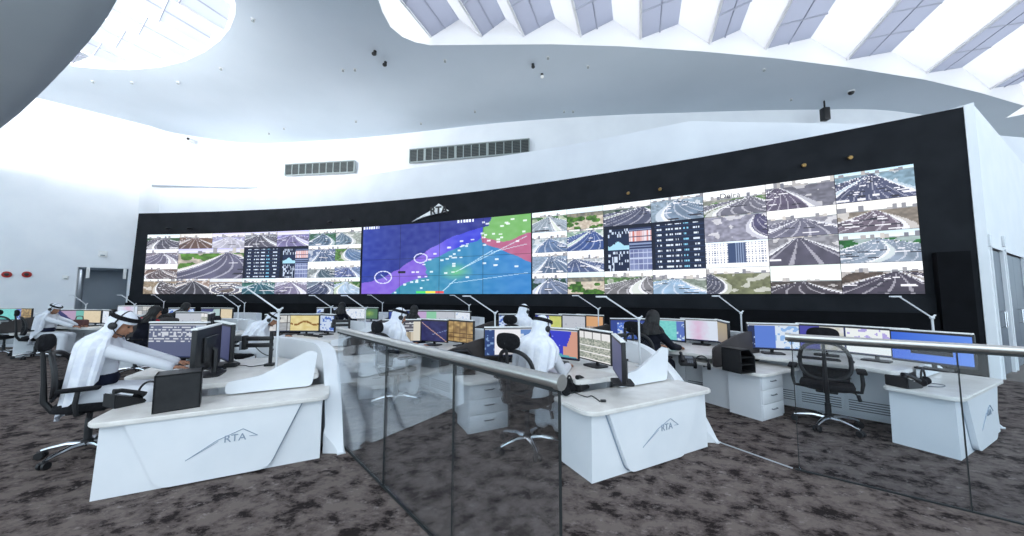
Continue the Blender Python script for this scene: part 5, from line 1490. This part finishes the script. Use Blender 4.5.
PEOPLE = [
 (P_REACH, (-4.28, 3.55), 34, 1.05, 'person in white robe and head cloth reaching forward, nearest at left'),
 (P_TYPE, (.2, 3.74), 52, 1.0, 'person in white robe with headset typing, behind the rail end knob'),
 (P_TYPE, (-1.9, 5.2), 50, 1.02, 'person in white head cloth behind the left handrail, facing grey tables monitor'),
 (P_DARK, (2.0, 5.2), 36, 1.0, 'person in dark clothing at the teal map monitor, arm on desk'),
 (P_TYPE, (.12, 6.62), 62, 1.03, 'person in white head cloth farther back, beside the yellow map monitor'),
 (P_BENT, (-5.0, 6.45), 25, 1.0, 'person in white robe bent forward, left of the tiled monitor'),
 (P_REACH, (-11.85, 8.72), 25, 1.0, 'person in white robe reaching to the right, far left of photo'),
 (P_RED, (-7.75, 7.15), 60, 1.0, 'person with black hair and red scarf behind near left monitor'),
 (P_DARK, (-5.2, 10.15), 75, 1.0, 'person with black hair left of a white sheet monitor, below map left edge'),
 (P_DARK, (-2.5, 8.3), 70, .98, 'person with black hair facing dark blue monitor under the map'),
 (P_DARK, (-9.6, 9.8), 70, 1.0, 'person with black hair facing blue-white monitor under left road screens'),
]
for pr, c, h, sc_, lb in PEOPLE:
    place('person', pr, lb, 'person', (*c, 0), R(h - 90), 'seated operators', sc_)
# ------------------------------------------------------------------ daylight
w = bpy.data.worlds.new('daylight'); bpy.context.scene.world = w; w.use_nodes = True
nt = w.node_tree; n = nt.nodes; l = nt.links
tc = n.new('ShaderNodeTexCoord'); sep = n.new('ShaderNodeSeparateXYZ'); l.new(tc.outputs['Generated'], sep.inputs[0])
mr = n.new('ShaderNodeMapRange'); mr.inputs['From Min'].default_value = -1; mr.inputs['From Max'].default_value = 1
l.new(sep.outputs['Z'], mr.inputs['Value'])
rp = n.new('ShaderNodeValToRGB'); e = rp.color_ramp.elements
e[0].position = .30; e[0].color = (.62, .66, .68, 1)          # invented bright ground, added to light the soffit from below
e[1].position = .95; e[1].color = (.72, .72, .72, 1)         # zenith
x = e.new(.48); x.color = (.40, .47, .52, 1)
x = e.new(.52); x.color = (.27, .37, .45, 1)
x = e.new(.68); x.color = (.36, .44, .50, 1)
l.new(mr.outputs['Result'], rp.inputs['Fac']); l.new(rp.outputs['Color'], n['Background'].inputs['Color'])
n['Background'].inputs['Strength'].default_value = 4.4
# ------------------------------------------------------------------ added unseen fill lights for soffit, left wall and corridor
def fill_light(a, b, z, watt, name='added_soffit_fill', size=.3, aim=(0, 0, 1), col=(.93, .97, 1.0)):
    a = Vector((*a, z)); b = Vector((*b, z)); d = b - a
    L_ = bpy.data.lights.new(name, 'AREA'); L_.shape = 'RECTANGLE'; L_.size = d.length; L_.size_y = size; L_.energy = watt; L_.color = col
    o = bpy.data.objects.new(name, L_); C.objects.link(o); o.location = (a + b) / 2
    zx = -Vector(aim).normalized(); xx = d.normalized(); xx = (xx - zx * xx.dot(zx)).normalized(); yx = zx.cross(xx)
    o.rotation_euler = Matrix((xx, yx, zx)).transposed().to_euler()
cv = [(-15.5, 16.4), (-11.8, 16.1), (-8.1, 15.15), (-4.45, 13.8), (1.05, 11.9), (5.2, 10.0), (10.6, 10.1)]
for k, (a, b) in enumerate(zip(cv, cv[1:])): fill_light(a, b, 6.7, (40, 40, 36, 30, 22, 16)[k])  # added fill over the bulkhead, brightens the soffit, no fitting there
fill_light((-18.0, 4.2), (-9.5, 4.2), 7.0, 2000, 'added_left_wall_fill', .5, (-.35, .75, .12), (1.0, .975, .95))  # added fill hidden above the gallery, brightens the left wall
q = lw((t0 + t1) / 2 + .35, 0, 1.4); fill_light((q.x - .3, q.y), (q.x + .3, q.y), 2.72, 14, 'added_corridor_fill', .3, (0, 0, -1))  # added fill inside the recess, brightens the corridor walls
sc = bpy.context.scene
cam = bpy.data.cameras.new('camera'); cam.sensor_width = 36; cam.lens = FPX / 1024 * 36; cam.clip_end = 200; cam.clip_start = .05
co = bpy.data.objects.new('camera', cam); C.objects.link(co); co.location = (0, 0, EYE); co.rotation_euler = (PI / 2 + PITCH, 0, 0)
sc.camera = co
sc.view_settings.view_transform = 'Standard'; sc.view_settings.look = 'None'; sc.view_settings.gamma = 1
sc.view_settings.use_curve_mapping = False; sc.view_settings.exposure = 0
